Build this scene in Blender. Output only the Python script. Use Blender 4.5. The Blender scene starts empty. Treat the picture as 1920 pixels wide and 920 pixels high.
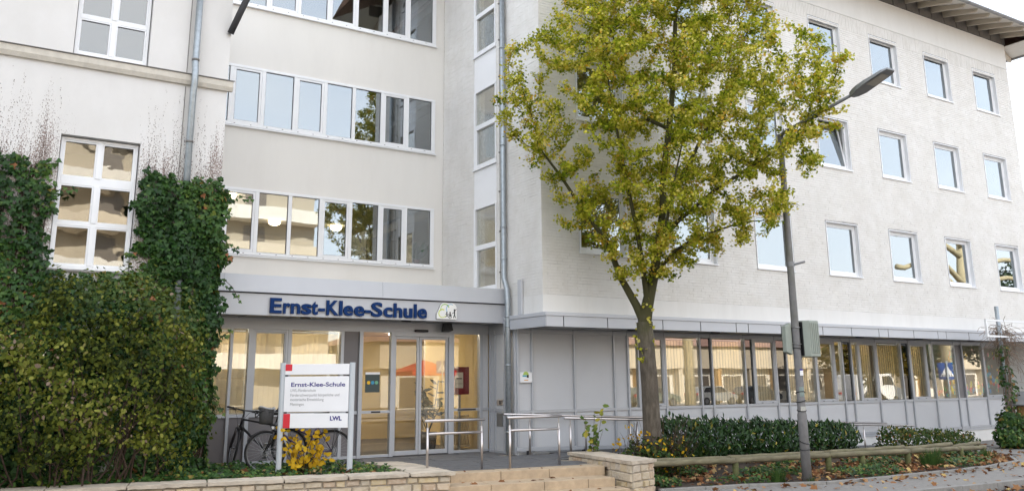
import bpy, bmesh, math, random
import numpy as np
from mathutils import Vector, Matrix

random.seed(11)
RNG = np.random.default_rng(11)
SC = bpy.context.scene
COL = SC.collection
R = math.radians

# ------------------------------------------------------------------ camera
CAM_POS = Vector((0.0, 0.0, 1.84))
YAW, PITCH, ROLL, FPX = 0.560546, 0.216605, -0.008691, 1600.0
_fw = Vector((math.sin(YAW) * math.cos(PITCH), math.cos(YAW) * math.cos(PITCH), math.sin(PITCH)))
_r0 = Vector((math.cos(YAW), -math.sin(YAW), 0))
_u0 = _r0.cross(_fw)
_rt = _r0 * math.cos(ROLL) + _u0 * math.sin(ROLL)
_up = -_r0 * math.sin(ROLL) + _u0 * math.cos(ROLL)
cam_data = bpy.data.cameras.new('camera')
cam_data.sensor_width = 36.0
cam_data.lens = 36.0 * FPX / 1920.0
cam_data.shift_y = -(460.0 - 365.2) / 1920.0
cam_data.clip_end = 1500
cam_data.clip_start = 0.05
cam = bpy.data.objects.new('camera', cam_data)
mw = Matrix.Identity(4)
for i in range(3):
    mw[i][0], mw[i][1], mw[i][2], mw[i][3] = _rt[i], _up[i], -_fw[i], CAM_POS[i]
cam.matrix_world = mw
COL.objects.link(cam)
SC.camera = cam

# ------------------------------------------------------------------ sky, sun, exposure
SUN_ELEV, SUN_AZ = R(33), R(-9)        # azimuth from +Y (behind the school), clockwise
world = bpy.data.worlds.new('World')
SC.world = world
world.use_nodes = True
nt = world.node_tree
nt.nodes.clear()
w_out = nt.nodes.new('ShaderNodeOutputWorld')
w_bg = nt.nodes.new('ShaderNodeBackground')
w_sky = nt.nodes.new('ShaderNodeTexSky')
w_sky.sky_type = 'NISHITA'
w_sky.sun_disc = False
w_sky.sun_elevation = SUN_ELEV
w_sky.sun_rotation = SUN_AZ
w_sky.air_density = 1.0
w_sky.dust_density = 1.6
w_sky.ozone_density = 1.0
# thin high cloud: one even noise field over the whole dome
w_tc = nt.nodes.new('ShaderNodeTexCoord')
w_map = nt.nodes.new('ShaderNodeMapping')
w_map.inputs['Scale'].default_value = (1.0, 1.0, 2.2)
w_n = nt.nodes.new('ShaderNodeTexNoise')
w_n.inputs['Scale'].default_value = 1.7
w_n.inputs['Detail'].default_value = 6
w_n.inputs['Roughness'].default_value = 0.55
w_r = nt.nodes.new('ShaderNodeMapRange')
w_r.inputs['From Min'].default_value = 0.34
w_r.inputs['From Max'].default_value = 0.66
w_r.inputs['To Min'].default_value = 0.50
w_r.inputs['To Max'].default_value = 0.92
w_mix = nt.nodes.new('ShaderNodeMix')
w_mix.data_type = 'RGBA'
L = nt.links.new
L(w_tc.outputs['Generated'], w_map.inputs['Vector'])
L(w_map.outputs['Vector'], w_n.inputs['Vector'])
L(w_n.outputs['Fac'], w_r.inputs['Value'])
L(w_r.outputs['Result'], w_mix.inputs[0])
L(w_sky.outputs['Color'], w_mix.inputs[6])
w_mix.inputs[7].default_value = (5.18, 5.32, 5.52, 1)   # even white of the thin cloud
L(w_mix.outputs[2], w_bg.inputs['Color'])
w_bg.inputs['Strength'].default_value = 0.15
L(w_bg.outputs['Background'], w_out.inputs['Surface'])

sun_d = bpy.data.lights.new('sun', 'SUN')
sun_d.energy = 4.0
sun_d.angle = R(0.6)
sun_d.color = (1.0, 0.94, 0.85)
sun = bpy.data.objects.new('sun', sun_d)
sdir = Vector((math.sin(SUN_AZ) * math.cos(SUN_ELEV), math.cos(SUN_AZ) * math.cos(SUN_ELEV), math.sin(SUN_ELEV)))
sun.rotation_euler = sdir.to_track_quat('Z', 'Y').to_euler()
sun.location = (0, 60, 60)
COL.objects.link(sun)

SC.view_settings.view_transform = 'Standard'
SC.view_settings.look = 'None'
SC.view_settings.gamma = 1.0
SC.view_settings.use_curve_mapping = False
SC.view_settings.exposure = 1.68
SC.cycles.max_bounces = 10
SC.cycles.transparent_max_bounces = 24
SC.cycles.glossy_bounces = 5
SC.cycles.caustics_reflective = False
SC.cycles.caustics_refractive = False
SC.cycles.use_denoising = True

# ------------------------------------------------------------------ materials
def _nodes(name):
    m = bpy.data.materials.new(name)
    m.use_nodes = True
    m.node_tree.nodes.clear()
    return m, m.node_tree.nodes, m.node_tree.links

def c4(c):
    return (c[0], c[1], c[2], 1.0)

def mat(name, col, rough=0.6, var=0.06, scale=2.0, metal=0.0, spec=0.4, bump=0.0, bscale=60.0,
        dirt=0.0, dirtcol=(0.12, 0.11, 0.09), dscale=0.9, stretch=(1, 1, 1), emit=None, estr=0.0, coat=0.0):
    """plain painted / mineral / metal surface: a base colour with two octaves of wear, in world space"""
    m, N, Lk = _nodes(name)
    out = N.new('ShaderNodeOutputMaterial')
    b = N.new('ShaderNodeBsdfPrincipled')
    Lk.new(b.outputs[0], out.inputs[0])
    b.inputs['Roughness'].default_value = rough
    b.inputs['Metallic'].default_value = metal
    b.inputs['Specular IOR Level'].default_value = spec
    if coat:
        b.inputs['Coat Weight'].default_value = coat
    g = N.new('ShaderNodeNewGeometry')
    mp = N.new('ShaderNodeMapping')
    mp.inputs['Scale'].default_value = stretch
    Lk.new(g.outputs['Position'], mp.inputs['Vector'])
    n1 = N.new('ShaderNodeTexNoise')
    n1.inputs['Scale'].default_value = scale
    n1.inputs['Detail'].default_value = 7
    n1.inputs['Roughness'].default_value = 0.62
    Lk.new(mp.outputs[0], n1.inputs['Vector'])
    rp = N.new('ShaderNodeValToRGB')
    rp.color_ramp.elements[0].position = 0.3
    rp.color_ramp.elements[1].position = 0.7
    rp.color_ramp.elements[0].color = c4([max(0, x * (1 - var)) for x in col])
    rp.color_ramp.elements[1].color = c4([min(1, x * (1 + var)) for x in col])
    Lk.new(n1.outputs['Fac'], rp.inputs['Fac'])
    colout = rp.outputs['Color']
    if dirt > 0:
        n2 = N.new('ShaderNodeTexNoise')
        n2.inputs['Scale'].default_value = dscale
        n2.inputs['Detail'].default_value = 9
        n2.inputs['Roughness'].default_value = 0.7
        Lk.new(mp.outputs[0], n2.inputs['Vector'])
        r2 = N.new('ShaderNodeMapRange')
        r2.inputs['From Min'].default_value = 0.5
        r2.inputs['From Max'].default_value = 0.8
        r2.inputs['To Max'].default_value = dirt
        Lk.new(n2.outputs['Fac'], r2.inputs['Value'])
        mx = N.new('ShaderNodeMix')
        mx.data_type = 'RGBA'
        mx.inputs[7].default_value = c4(dirtcol)
        Lk.new(r2.outputs[0], mx.inputs[0])
        Lk.new(colout, mx.inputs[6])
        colout = mx.outputs[2]
    Lk.new(colout, b.inputs['Base Color'])
    if bump > 0:
        n3 = N.new('ShaderNodeTexNoise')
        n3.inputs['Scale'].default_value = bscale
        n3.inputs['Detail'].default_value = 4
        Lk.new(mp.outputs[0], n3.inputs['Vector'])
        bp = N.new('ShaderNodeBump')
        bp.inputs['Strength'].default_value = bump
        bp.inputs['Distance'].default_value = 0.01
        Lk.new(n3.outputs['Fac'], bp.inputs['Height'])
        Lk.new(bp.outputs[0], b.inputs['Normal'])
    if emit:
        b.inputs['Emission Color'].default_value = c4(emit)
        b.inputs['Emission Strength'].default_value = estr
    return m

def glass(name, refl=0.3, tint=(0.86, 0.9, 0.88), wav=0.0, wscale=1.2, rcol=(1, 1, 1)):
    """window pane: clear sheet with a coated mirror share that rises at grazing angles"""
    m, N, Lk = _nodes(name)
    out = N.new('ShaderNodeOutputMaterial')
    mix = N.new('ShaderNodeMixShader')
    tr = N.new('ShaderNodeBsdfTransparent')
    tr.inputs['Color'].default_value = c4(tint)
    gl = N.new('ShaderNodeBsdfGlossy')
    gl.inputs['Roughness'].default_value = 0.0
    gl.inputs['Color'].default_value = c4(rcol)
    lw = N.new('ShaderNodeLayerWeight')
    lw.inputs['Blend'].default_value = .5
    pw = N.new('ShaderNodeMath')
    pw.operation = 'POWER'
    pw.inputs[1].default_value = 4.0
    Lk.new(lw.outputs['Facing'], pw.inputs[0])
    mr = N.new('ShaderNodeMapRange')
    mr.inputs['From Min'].default_value = 0.0
    mr.inputs['From Max'].default_value = 1.0
    mr.inputs['To Min'].default_value = refl
    mr.inputs['To Max'].default_value = 1.0
    Lk.new(pw.outputs[0], mr.inputs['Value'])
    Lk.new(mr.outputs[0], mix.inputs[0])
    Lk.new(tr.outputs[0], mix.inputs[1])
    Lk.new(gl.outputs[0], mix.inputs[2])
    Lk.new(mix.outputs[0], out.inputs[0])
    if wav > 0:
        g = N.new('ShaderNodeNewGeometry')
        n3 = N.new('ShaderNodeTexNoise')
        n3.inputs['Scale'].default_value = wscale
        n3.inputs['Detail'].default_value = 1.5
        Lk.new(g.outputs['Position'], n3.inputs['Vector'])
        bp = N.new('ShaderNodeBump')
        bp.inputs['Strength'].default_value = wav
        bp.inputs['Distance'].default_value = 0.02
        Lk.new(n3.outputs['Fac'], bp.inputs['Height'])
        Lk.new(bp.outputs[0], gl.inputs['Normal'])
    return m

def leafmat(name, cols, rough=0.5, trans=0.3, spec=0.35):
    """foliage: hue picked leaf by leaf from the per-face 'rnd' number"""
    m, N, Lk = _nodes(name)
    out = N.new('ShaderNodeOutputMaterial')
    at = N.new('ShaderNodeAttribute')
    at.attribute_name = 'rnd'
    rp = N.new('ShaderNodeValToRGB')
    rp.color_ramp.interpolation = 'LINEAR'
    el = rp.color_ramp.elements
    while len(el) < len(cols):
        el.new(0.5)
    for i, (p, c) in enumerate(cols):
        el[i].position = p
        el[i].color = c4(c)
    Lk.new(at.outputs['Fac'], rp.inputs['Fac'])
    b = N.new('ShaderNodeBsdfPrincipled')
    b.inputs['Roughness'].default_value = rough
    b.inputs['Specular IOR Level'].default_value = spec
    Lk.new(rp.outputs[0], b.inputs['Base Color'])
    t = N.new('ShaderNodeBsdfTranslucent')
    Lk.new(rp.outputs[0], t.inputs['Color'])
    mx = N.new('ShaderNodeMixShader')
    mx.inputs[0].default_value = trans
    Lk.new(b.outputs[0], mx.inputs[1])
    Lk.new(t.outputs[0], mx.inputs[2])
    Lk.new(mx.outputs[0], out.inputs[0])
    return m

def emitmat(name, col, s):
    m, N, Lk = _nodes(name)
    out = N.new('ShaderNodeOutputMaterial')
    e = N.new('ShaderNodeEmission')
    e.inputs[0].default_value = c4(col)
    e.inputs[1].default_value = s
    Lk.new(e.outputs[0], out.inputs[0])
    return m

# ------------------------------------------------------------------ mesh builder
class MB:
    def __init__(s):
        s.v, s.f = [], []

    def quad(s, a, b, c, d):
        n = len(s.v)
        s.v += [tuple(a), tuple(b), tuple(c), tuple(d)]
        s.f.append((n, n + 1, n + 2, n + 3))

    def poly(s, pts):
        n = len(s.v)
        s.v += [tuple(p) for p in pts]
        s.f.append(tuple(range(n, n + len(pts))))

    def box(s, x0, x1, y0, y1, z0, z1):
        n = len(s.v)
        s.v += [(x0, y0, z0), (x1, y0, z0), (x1, y1, z0), (x0, y1, z0), (x0, y0, z1), (x1, y0, z1), (x1, y1, z1), (x0, y1, z1)]
        s.f += [tuple(n + i for i in q) for q in ((3, 2, 1, 0), (4, 5, 6, 7), (0, 1, 5, 4), (1, 2, 6, 5), (2, 3, 7, 6), (3, 0, 4, 7))]
        return s

    def obox(s, c, ax, ay, az, hx, hy, hz):
        c, ax, ay, az = Vector(c), Vector(ax), Vector(ay), Vector(az)
        n = len(s.v)
        for dz in (-hz, hz):
            for dx, dy in ((-hx, -hy), (hx, -hy), (hx, hy), (-hx, hy)):
                s.v.append(tuple(c + ax * dx + ay * dy + az * dz))
        s.f += [tuple(n + i for i in q) for q in ((3, 2, 1, 0), (4, 5, 6, 7), (0, 1, 5, 4), (1, 2, 6, 5), (2, 3, 7, 6), (3, 0, 4, 7))]
        return s

    def hexa(s, p):
        """eight corners: bottom ring then top ring"""
        n = len(s.v)
        s.v += [tuple(q) for q in p]
        s.f += [tuple(n + i for i in q) for q in ((3, 2, 1, 0), (4, 5, 6, 7), (0, 1, 5, 4), (1, 2, 6, 5), (2, 3, 7, 6), (3, 0, 4, 7))]
        return s

    def tube(s, pts, rad, n=8, caps=True, closed=False):
        pts = [Vector(p) for p in pts]
        k = len(pts)
        if not hasattr(rad, '__len__'):
            rad = [rad] * k
        base = len(s.v)
        ref = None
        for i in range(k):
            if closed:
                t = pts[(i + 1) % k] - pts[i - 1]
            else:
                t = pts[min(i + 1, k - 1)] - pts[max(i - 1, 0)]
            if t.length < 1e-9:
                t = Vector((0, 0, 1))
            t.normalize()
            if ref is None:
                ref = Vector((0, 0, 1)) if abs(t.z) < 0.9 else Vector((1, 0, 0))
            a = (ref - t * ref.dot(t))
            if a.length < 1e-6:
                a = Vector((1, 0, 0)) - t * t.x
            a.normalize()
            ref = a
            b = t.cross(a)
            for j in range(n):
                th = 2 * math.pi * j / n
                s.v.append(tuple(pts[i] + (a * math.cos(th) + b * math.sin(th)) * rad[i]))
        m = k if closed else k - 1
        for i in range(m):
            i2 = (i + 1) % k
            for j in range(n):
                j2 = (j + 1) % n
                s.f.append((base + i * n + j, base + i * n + j2, base + i2 * n + j2, base + i2 * n + j))
        if caps and not closed:
            s.f.append(tuple(base + j for j in reversed(range(n))))
            s.f.append(tuple(base + (k - 1) * n + j for j in range(n)))
        return s

    def prism(s, poly, fn, d0, d1):
        """extrude a 2-D polygon; fn(u, v, d) -> xyz"""
        n = len(s.v)
        k = len(poly)
        s.v += [tuple(fn(u, v, d0)) for u, v in poly] + [tuple(fn(u, v, d1)) for u, v in poly]
        s.f.append(tuple(n + i for i in range(k)))
        s.f.append(tuple(n + k + i for i in reversed(range(k))))
        for i in range(k):
            j = (i + 1) % k
            s.f.append((n + i, n + k + i, n + k + j, n + j))
        return s

    def wall(s, fn, u0, u1, v0, v1, ops, t, back=True):
        us = sorted({u0, u1, *[min(max(x, u0), u1) for o in ops for x in o[:2]]})
        vs = sorted({v0, v1, *[min(max(x, v0), v1) for o in ops for x in o[2:4]]})
        for a, b in zip(vs[:-1], vs[1:]):
            run = None
            for c, d in zip(us[:-1], us[1:]):
                cu, cv = (c + d) / 2, (a + b) / 2
                hole = any(o[0] < cu < o[1] and o[2] < cv < o[3] for o in ops)
                if hole:
                    if run:
                        s._strip(fn, run[0], run[1], a, b, t, back)
                    run = None
                else:
                    run = (run[0], d) if run else (c, d)
            if run:
                s._strip(fn, run[0], run[1], a, b, t, back)
        for o in ops:
            a, b, c, d = max(o[0], u0), min(o[1], u1), max(o[2], v0), min(o[3], v1)
            s.quad(fn(a, c, 0), fn(a, d, 0), fn(a, d, t), fn(a, c, t))
            s.quad(fn(b, c, 0), fn(b, c, t), fn(b, d, t), fn(b, d, 0))
            s.quad(fn(a, c, 0), fn(a, c, t), fn(b, c, t), fn(b, c, 0))
            s.quad(fn(a, d, 0), fn(b, d, 0), fn(b, d, t), fn(a, d, t))
        s.quad(fn(u0, v1, 0), fn(u1, v1, 0), fn(u1, v1, t), fn(u0, v1, t))
        s.quad(fn(u0, v0, 0), fn(u0, v0, t), fn(u1, v0, t), fn(u1, v0, 0))
        s.quad(fn(u0, v0, 0), fn(u0, v1, 0), fn(u0, v1, t), fn(u0, v0, t))
        s.quad(fn(u1, v0, 0), fn(u1, v0, t), fn(u1, v1, t), fn(u1, v1, 0))
        return s

    def _strip(s, fn, a, b, c, d, t, back):
        s.quad(fn(a, c, 0), fn(b, c, 0), fn(b, d, 0), fn(a, d, 0))
        if back:
            s.quad(fn(a, c, t), fn(a, d, t), fn(b, d, t), fn(b, c, t))

    def frame(s, x0, x1, z0, z1, y0, y1, w, wb=None):
        """rectangular window frame lying in XZ, butt-jointed"""
        wb = w if wb is None else wb
        s.box(x0, x0 + w, y0, y1, z0, z1)
        s.box(x1 - w, x1, y0, y1, z0, z1)
        s.box(x0 + w, x1 - w, y0, y1, z0, z0 + wb)
        s.box(x0 + w, x1 - w, y0, y1, z1 - w, z1)
        return s

    def mesh(s, name, smooth=False):
        me = bpy.data.meshes.new(name)
        me.from_pydata(s.v, [], s.f)
        if smooth:
            me.polygons.foreach_set('use_smooth', [True] * len(me.polygons))
        me.update()
        return me

    def build(s, name, material, parent=None, smooth=False, bevel=0.0, local=False, seg=2):
        me = s.mesh(name, smooth)
        me.materials.append(material)
        o = bpy.data.objects.new(name, me)
        COL.objects.link(o)
        if parent is not None:
            adopt(o, parent, local)
        if bevel:
            md = o.modifiers.new('bevel', 'BEVEL')
            md.width = bevel
            md.segments = seg
            md.limit_method = 'ANGLE'
            md.angle_limit = R(35)
        return o

def adopt(o, parent, local=False):
    o.parent = parent
    if not local and parent.parent is None and parent.type == 'EMPTY':
        o.matrix_parent_inverse = (Matrix.Translation(parent.location) @ parent.rotation_euler.to_matrix().to_4x4()).inverted()

def tag(o, label, cat, group=None, kind=None):
    if label:
        o['label'] = label
    if cat:
        o['category'] = cat
    if group:
        o['group'] = group
    if kind:
        o['kind'] = kind
    return o

def thing(name, label, cat, loc=(0, 0, 0), rz=0.0, group=None):
    o = bpy.data.objects.new(name, None)
    o.empty_display_size = 0.2
    o.location = loc
    o.rotation_euler = (0, 0, rz)
    COL.objects.link(o)
    return tag(o, label, cat, group)

def struct(o):
    o['kind'] = 'structure'
    return o

def copy_tree(o, parent=None):
    c = o.copy()
    COL.objects.link(c)
    if parent is not None:
        c.parent = parent
        c.matrix_parent_inverse = o.matrix_parent_inverse.copy()
    for ch in list(o.children):
        copy_tree(ch, c)
    return c

# leaf scatter ------------------------------------------------------
OVAL = ([(0, 0, 0), (.30, .28, -.06), (.27, .66, -.06), (0, 1, -.10), (-.27, .66, -.06), (-.30, .28, -.06)], [(0, 1, 2, 3), (0, 3, 4, 5)])
LONG = ([(0, 0, 0), (.15, .25, .03), (.17, .6, .03), (0, 1, -.12), (-.17, .6, .03), (-.15, .25, .03)], [(0, 1, 2, 3), (0, 3, 4, 5)])
LOBED = ([(0, 0, 0), (.42, .06, -.1), (.28, .34, -.03), (.52, .60, -.1), (.18, .66, -.03), (0, 1, -.12),
          (-.18, .66, -.03), (-.52, .60, -.1), (-.28, .34, -.03), (-.42, .06, -.1)], [(0, 1, 2, 3, 4, 5), (0, 5, 6, 7, 8, 9)])
IVY = ([(0, 0, 0), (.40, -.06, -.06), (.50, .34, -.10), (.22, .50, 0), (0, 1, -.10), (-.22, .50, 0), (-.50, .34, -.10), (-.40, -.06, -.06)],
       [(0, 1, 2, 3, 4), (0, 4, 5, 6, 7)])
BLADE = ([(.03, 0, 0), (.028, .5, .05), (0, 1, .42), (-.028, .5, .05), (-.03, 0, 0)], [(0, 1, 2, 3, 4)])

def norm(a):
    return a / np.maximum(np.linalg.norm(a, axis=1, keepdims=True), 1e-9)

def leaves(name, P, N, U, S, shape, material, parent=None, rnd=None, local=False, jit=0.0):
    """one mesh of many leaves: P base points, N face normals, U growth directions, S sizes"""
    P, N, U = np.asarray(P, float), norm(np.asarray(N, float)), np.asarray(U, float)
    n = len(P)
    U = norm(U - N * (U * N).sum(1, keepdims=True) + 1e-6)
    X = np.cross(U, N)
    tv = np.array(shape[0], float)
    k = len(tv)
    S = np.broadcast_to(np.asarray(S, float), (n,))
    V = (P[:, None, :] + S[:, None, None] * (tv[None, :, 0:1] * X[:, None, :] + tv[None, :, 1:2] * U[:, None, :] + tv[None, :, 2:3] * N[:, None, :]))
    V = V.reshape(-1, 3)
    faces = shape[1]
    loops = np.concatenate([np.array(f) for f in faces])
    ll = np.array([len(f) for f in faces])
    LI = (np.arange(n)[:, None] * k + loops[None, :]).reshape(-1)
    LT = np.tile(ll, n)
    LS = np.concatenate([[0], np.cumsum(LT)[:-1]])
    me = bpy.data.meshes.new(name)
    me.vertices.add(len(V))
    me.vertices.foreach_set('co', V.astype(np.float32).ravel())
    me.loops.add(len(LI))
    me.loops.foreach_set('vertex_index', LI.astype(np.int32))
    me.polygons.add(len(LT))
    me.polygons.foreach_set('loop_start', LS.astype(np.int32))
    me.update(calc_edges=True)
    at = me.attributes.new('rnd', 'FLOAT', 'FACE')
    if rnd is None:
        rnd = RNG.random(n)
    at.data.foreach_set('value', np.repeat(np.clip(rnd, 0, 1), len(faces)).astype(np.float32))
    me.materials.append(material)
    o = bpy.data.objects.new(name, me)
    COL.objects.link(o)
    if parent is not None:
        adopt(o, parent, local)
    return o

def sph(n):
    return norm(RNG.normal(size=(n, 3)))

def fY(y):
    return lambda u, v, d: (u, y + d, v)

def fX(x):
    return lambda u, v, d: (x + d, u, v)

# ------------------------------------------------------------------ palette
M_render = mat('cream_render', (.755, .735, .70), .85, .035, .7, bump=.06, bscale=130, dirt=.12, dirtcol=(.50, .47, .42), dscale=1.2, stretch=(1.6, 1.6, .35))
M_band = mat('white_render', (.74, .73, .71), .8, .03, 1.1, bump=.05, bscale=120, dirt=.2, dirtcol=(.45, .42, .37), dscale=1.4, stretch=(1.5, 1.5, .3))
M_mortar = mat('painted_joint', (.70, .69, .67), .85, .05, 3, dirt=.95, dirtcol=(.16, .145, .13), dscale=1.0, stretch=(1.6, 1.6, 15))
M_white = mat('white_frame', (.82, .83, .85), .35, .015, 4, spec=.5, dirt=.06, dirtcol=(.45, .45, .43), dscale=3)
M_alu = mat('grey_aluminium', (.43, .445, .475), .38, .03, 3, metal=.15, spec=.5, dirt=.06, dirtcol=(.3, .3, .3))
M_fascia = mat('grey_sheet', (.50, .515, .55), .42, .03, .8, metal=.1, spec=.5, dirt=.10, dirtcol=(.36, .36, .37), dscale=1.4, stretch=(1, 1, .35))
M_panel = mat('grey_panel', (.53, .54, .565), .5, .025, 1.2, spec=.45, dirt=.07, dirtcol=(.36, .36, .35), dscale=1.6)
M_darkpanel = mat('slate_panel', (.155, .15, .16), .3, .05, 1.5, spec=.5)
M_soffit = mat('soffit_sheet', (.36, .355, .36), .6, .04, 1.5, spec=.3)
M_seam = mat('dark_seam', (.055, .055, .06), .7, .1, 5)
M_zinc = mat('zinc_pipe', (.36, .40, .43), .42, .16, 14, metal=.6, spec=.5, dirt=.3, dirtcol=(.52, .54, .55), dscale=16)
M_zincdark = mat('weathered_zinc', (.20, .19, .18), .5, .15, 5, metal=.4)
M_gutter = mat('grey_gutter', (.26, .26, .265), .45, .1, 4, metal=.3)
M_timber = mat('painted_timber', (.50, .44, .36), .7, .08, 3, bump=.1, bscale=40, stretch=(1, .25, 1))
M_inox = mat('brushed_steel', (.56, .52, .51), .28, .06, 20, metal=.95, stretch=(1, 1, 1))
M_rooftile = mat('brown_roof_tiles', (.16, .09, .07), .8, .2, 6, bump=.4, bscale=8)
M_soil = mat('bed_soil', (.055, .042, .032), .95, .4, 6, bump=.8, bscale=25, dirt=.5, dirtcol=(.16, .09, .05), dscale=6)
M_asphalt = mat('asphalt', (.075, .075, .078), .9, .22, 30, bump=.35, bscale=220, dirt=.35, dirtcol=(.14, .135, .13), dscale=1.1)
M_walk = mat('pavement_asphalt', (.235, .222, .208), .92, .16, 12, bump=.35, bscale=160, dirt=.45, dirtcol=(.30, .29, .27), dscale=.9)
M_slab = mat('dark_slab', (.125, .125, .13), .85, .2, 9, bump=.25, bscale=120, dirt=.3, dirtcol=(.20, .19, .18), dscale=2)
M_step = mat('sandstone_step', (.45, .345, .235), .85, .16, 7, bump=.25, bscale=110, dirt=.5, dirtcol=(.30, .24, .18), dscale=2.5)
M_cap = mat('cap_stone', (.50, .43, .345), .85, .22, 5, bump=.6, bscale=30, dirt=.5, dirtcol=(.60, .53, .44), dscale=4)
M_coremortar = mat('wall_mortar', (.33, .29, .24), .95, .15, 9, bump=.5, bscale=60)
M_concrete = mat('kerb_concrete', (.26, .25, .235), .9, .15, 12, bump=.3, bscale=90, dirt=.4, dirtcol=(.15, .14, .12))
M_black = mat('black_plastic', (.018, .018, .02), .45, .1, 10)
M_in_wall = mat('indoor_wall', (.50, .46, .38), .9, .03, 1)
M_in_yellow = mat('yellow_lobby_wall', (.66, .50, .23), .85, .04, 1)
M_in_dark = mat('indoor_floor', (.14, .12, .10), .5, .1, 2)
M_ceil = mat('indoor_ceiling', (.62, .58, .50), .9, .03, 1)
M_blind = None
def blindmat():
    m, N, Lk = _nodes('blind_fabric')
    out = N.new('ShaderNodeOutputMaterial')
    d, t, mx = N.new('ShaderNodeBsdfDiffuse'), N.new('ShaderNodeBsdfTranslucent'), N.new('ShaderNodeMixShader')
    d.inputs[0].default_value = (.82, .75, .58, 1)
    t.inputs[0].default_value = (.80, .70, .50, 1)
    mx.inputs[0].default_value = .45
    Lk.new(d.outputs[0], mx.inputs[1])
    Lk.new(t.outputs[0], mx.inputs[2])
    Lk.new(mx.outputs[0], out.inputs[0])
    return m
M_blind = blindmat()
M_warmglow = emitmat('lamp_fill_glow', (1.0, .86, .62), 7.0)
M_tubeglow = emitmat('panel_fill_glow', (1.0, .92, .78), 10.0)
G_up = glass('sky_mirror_glass', .285, (.55, .58, .58), rcol=(.90, .96, 1.0), wav=.01, wscale=1.0)
G_band = glass('band_glass', .24, (.74, .74, .70), wav=.035, wscale=1.3, rcol=(.88, .94, 1.0))
G_old = glass('old_wavy_glass', .18, (.6, .6, .56), wav=.09, wscale=2.6)
G_low = glass('ground_floor_glass', .13, (.95, .95, .92), wav=.03, wscale=1.6)
G_door = glass('door_glass', .075, (.92, .90, .85), wav=.01)
G_dark = glass('smoked_glass', .14, (.12, .12, .13), wav=.01)

def brickmat():
    m, N, Lk = _nodes('white_painted_brick')
    out = N.new('ShaderNodeOutputMaterial')
    b = N.new('ShaderNodeBsdfPrincipled')
    b.inputs['Roughness'].default_value = .78
    b.inputs['Specular IOR Level'].default_value = .3
    g = N.new('ShaderNodeNewGeometry')
    n1 = N.new('ShaderNodeTexNoise')
    n1.inputs['Scale'].default_value = 2.2
    n1.inputs['Detail'].default_value = 10
    n1.inputs['Roughness'].default_value = .72
    rp = N.new('ShaderNodeValToRGB')
    rp.color_ramp.elements[0].position, rp.color_ramp.elements[1].position = .3, .62
    rp.color_ramp.elements[0].color = (.67, .65, .615, 1)
    rp.color_ramp.elements[1].color = (.755, .742, .72, 1)
    n2 = N.new('ShaderNodeTexNoise')
    n2.inputs['Scale'].default_value = 34
    n2.inputs['Detail'].default_value = 3
    r2 = N.new('ShaderNodeMapRange')
    r2.inputs['From Min'].default_value, r2.inputs['From Max'].default_value = .74, .80
    r2.inputs['To Max'].default_value = .35
    mx = N.new('ShaderNodeMix')
    mx.data_type = 'RGBA'
    mx.inputs[7].default_value = (.25, .22, .19, 1)
    bp = N.new('ShaderNodeBump')
    bp.inputs['Strength'].default_value = .25
    bp.inputs['Distance'].default_value = .006
    # rain runs and thin grime, patchy over the whole wall
    mp3, n3, r3, mx3 = N.new('ShaderNodeMapping'), N.new('ShaderNodeTexNoise'), N.new('ShaderNodeMapRange'), N.new('ShaderNodeMix')
    mp3.inputs['Scale'].default_value = (2.2, 2.2, .28)
    n3.inputs['Scale'].default_value = 1.3
    n3.inputs['Detail'].default_value = 8
    n3.inputs['Roughness'].default_value = .65
    r3.inputs['From Min'].default_value, r3.inputs['From Max'].default_value, r3.inputs['To Max'].default_value = .48, .8, .15
    mx3.data_type = 'RGBA'
    mx3.inputs[7].default_value = (.47, .43, .37, 1)
    Lk.new(g.outputs['Position'], mp3.inputs['Vector'])
    Lk.new(mp3.outputs[0], n3.inputs['Vector'])
    Lk.new(n3.outputs['Fac'], r3.inputs[0])
    Lk.new(r3.outputs[0], mx3.inputs[0])
    for n in (n1, n2):
        Lk.new(g.outputs['Position'], n.inputs['Vector'])
    Lk.new(n1.outputs['Fac'], rp.inputs[0])
    Lk.new(n2.outputs['Fac'], r2.inputs[0])
    Lk.new(r2.outputs[0], mx.inputs[0])
    Lk.new(rp.outputs[0], mx3.inputs[6])
    Lk.new(mx3.outputs[2], mx.inputs[6])
    Lk.new(mx.outputs[2], b.inputs['Base Color'])
    Lk.new(n2.outputs['Fac'], bp.inputs['Height'])
    Lk.new(bp.outputs[0], b.inputs['Normal'])
    Lk.new(b.outputs[0], out.inputs[0])
    return m
M_brick = brickmat()

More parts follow.
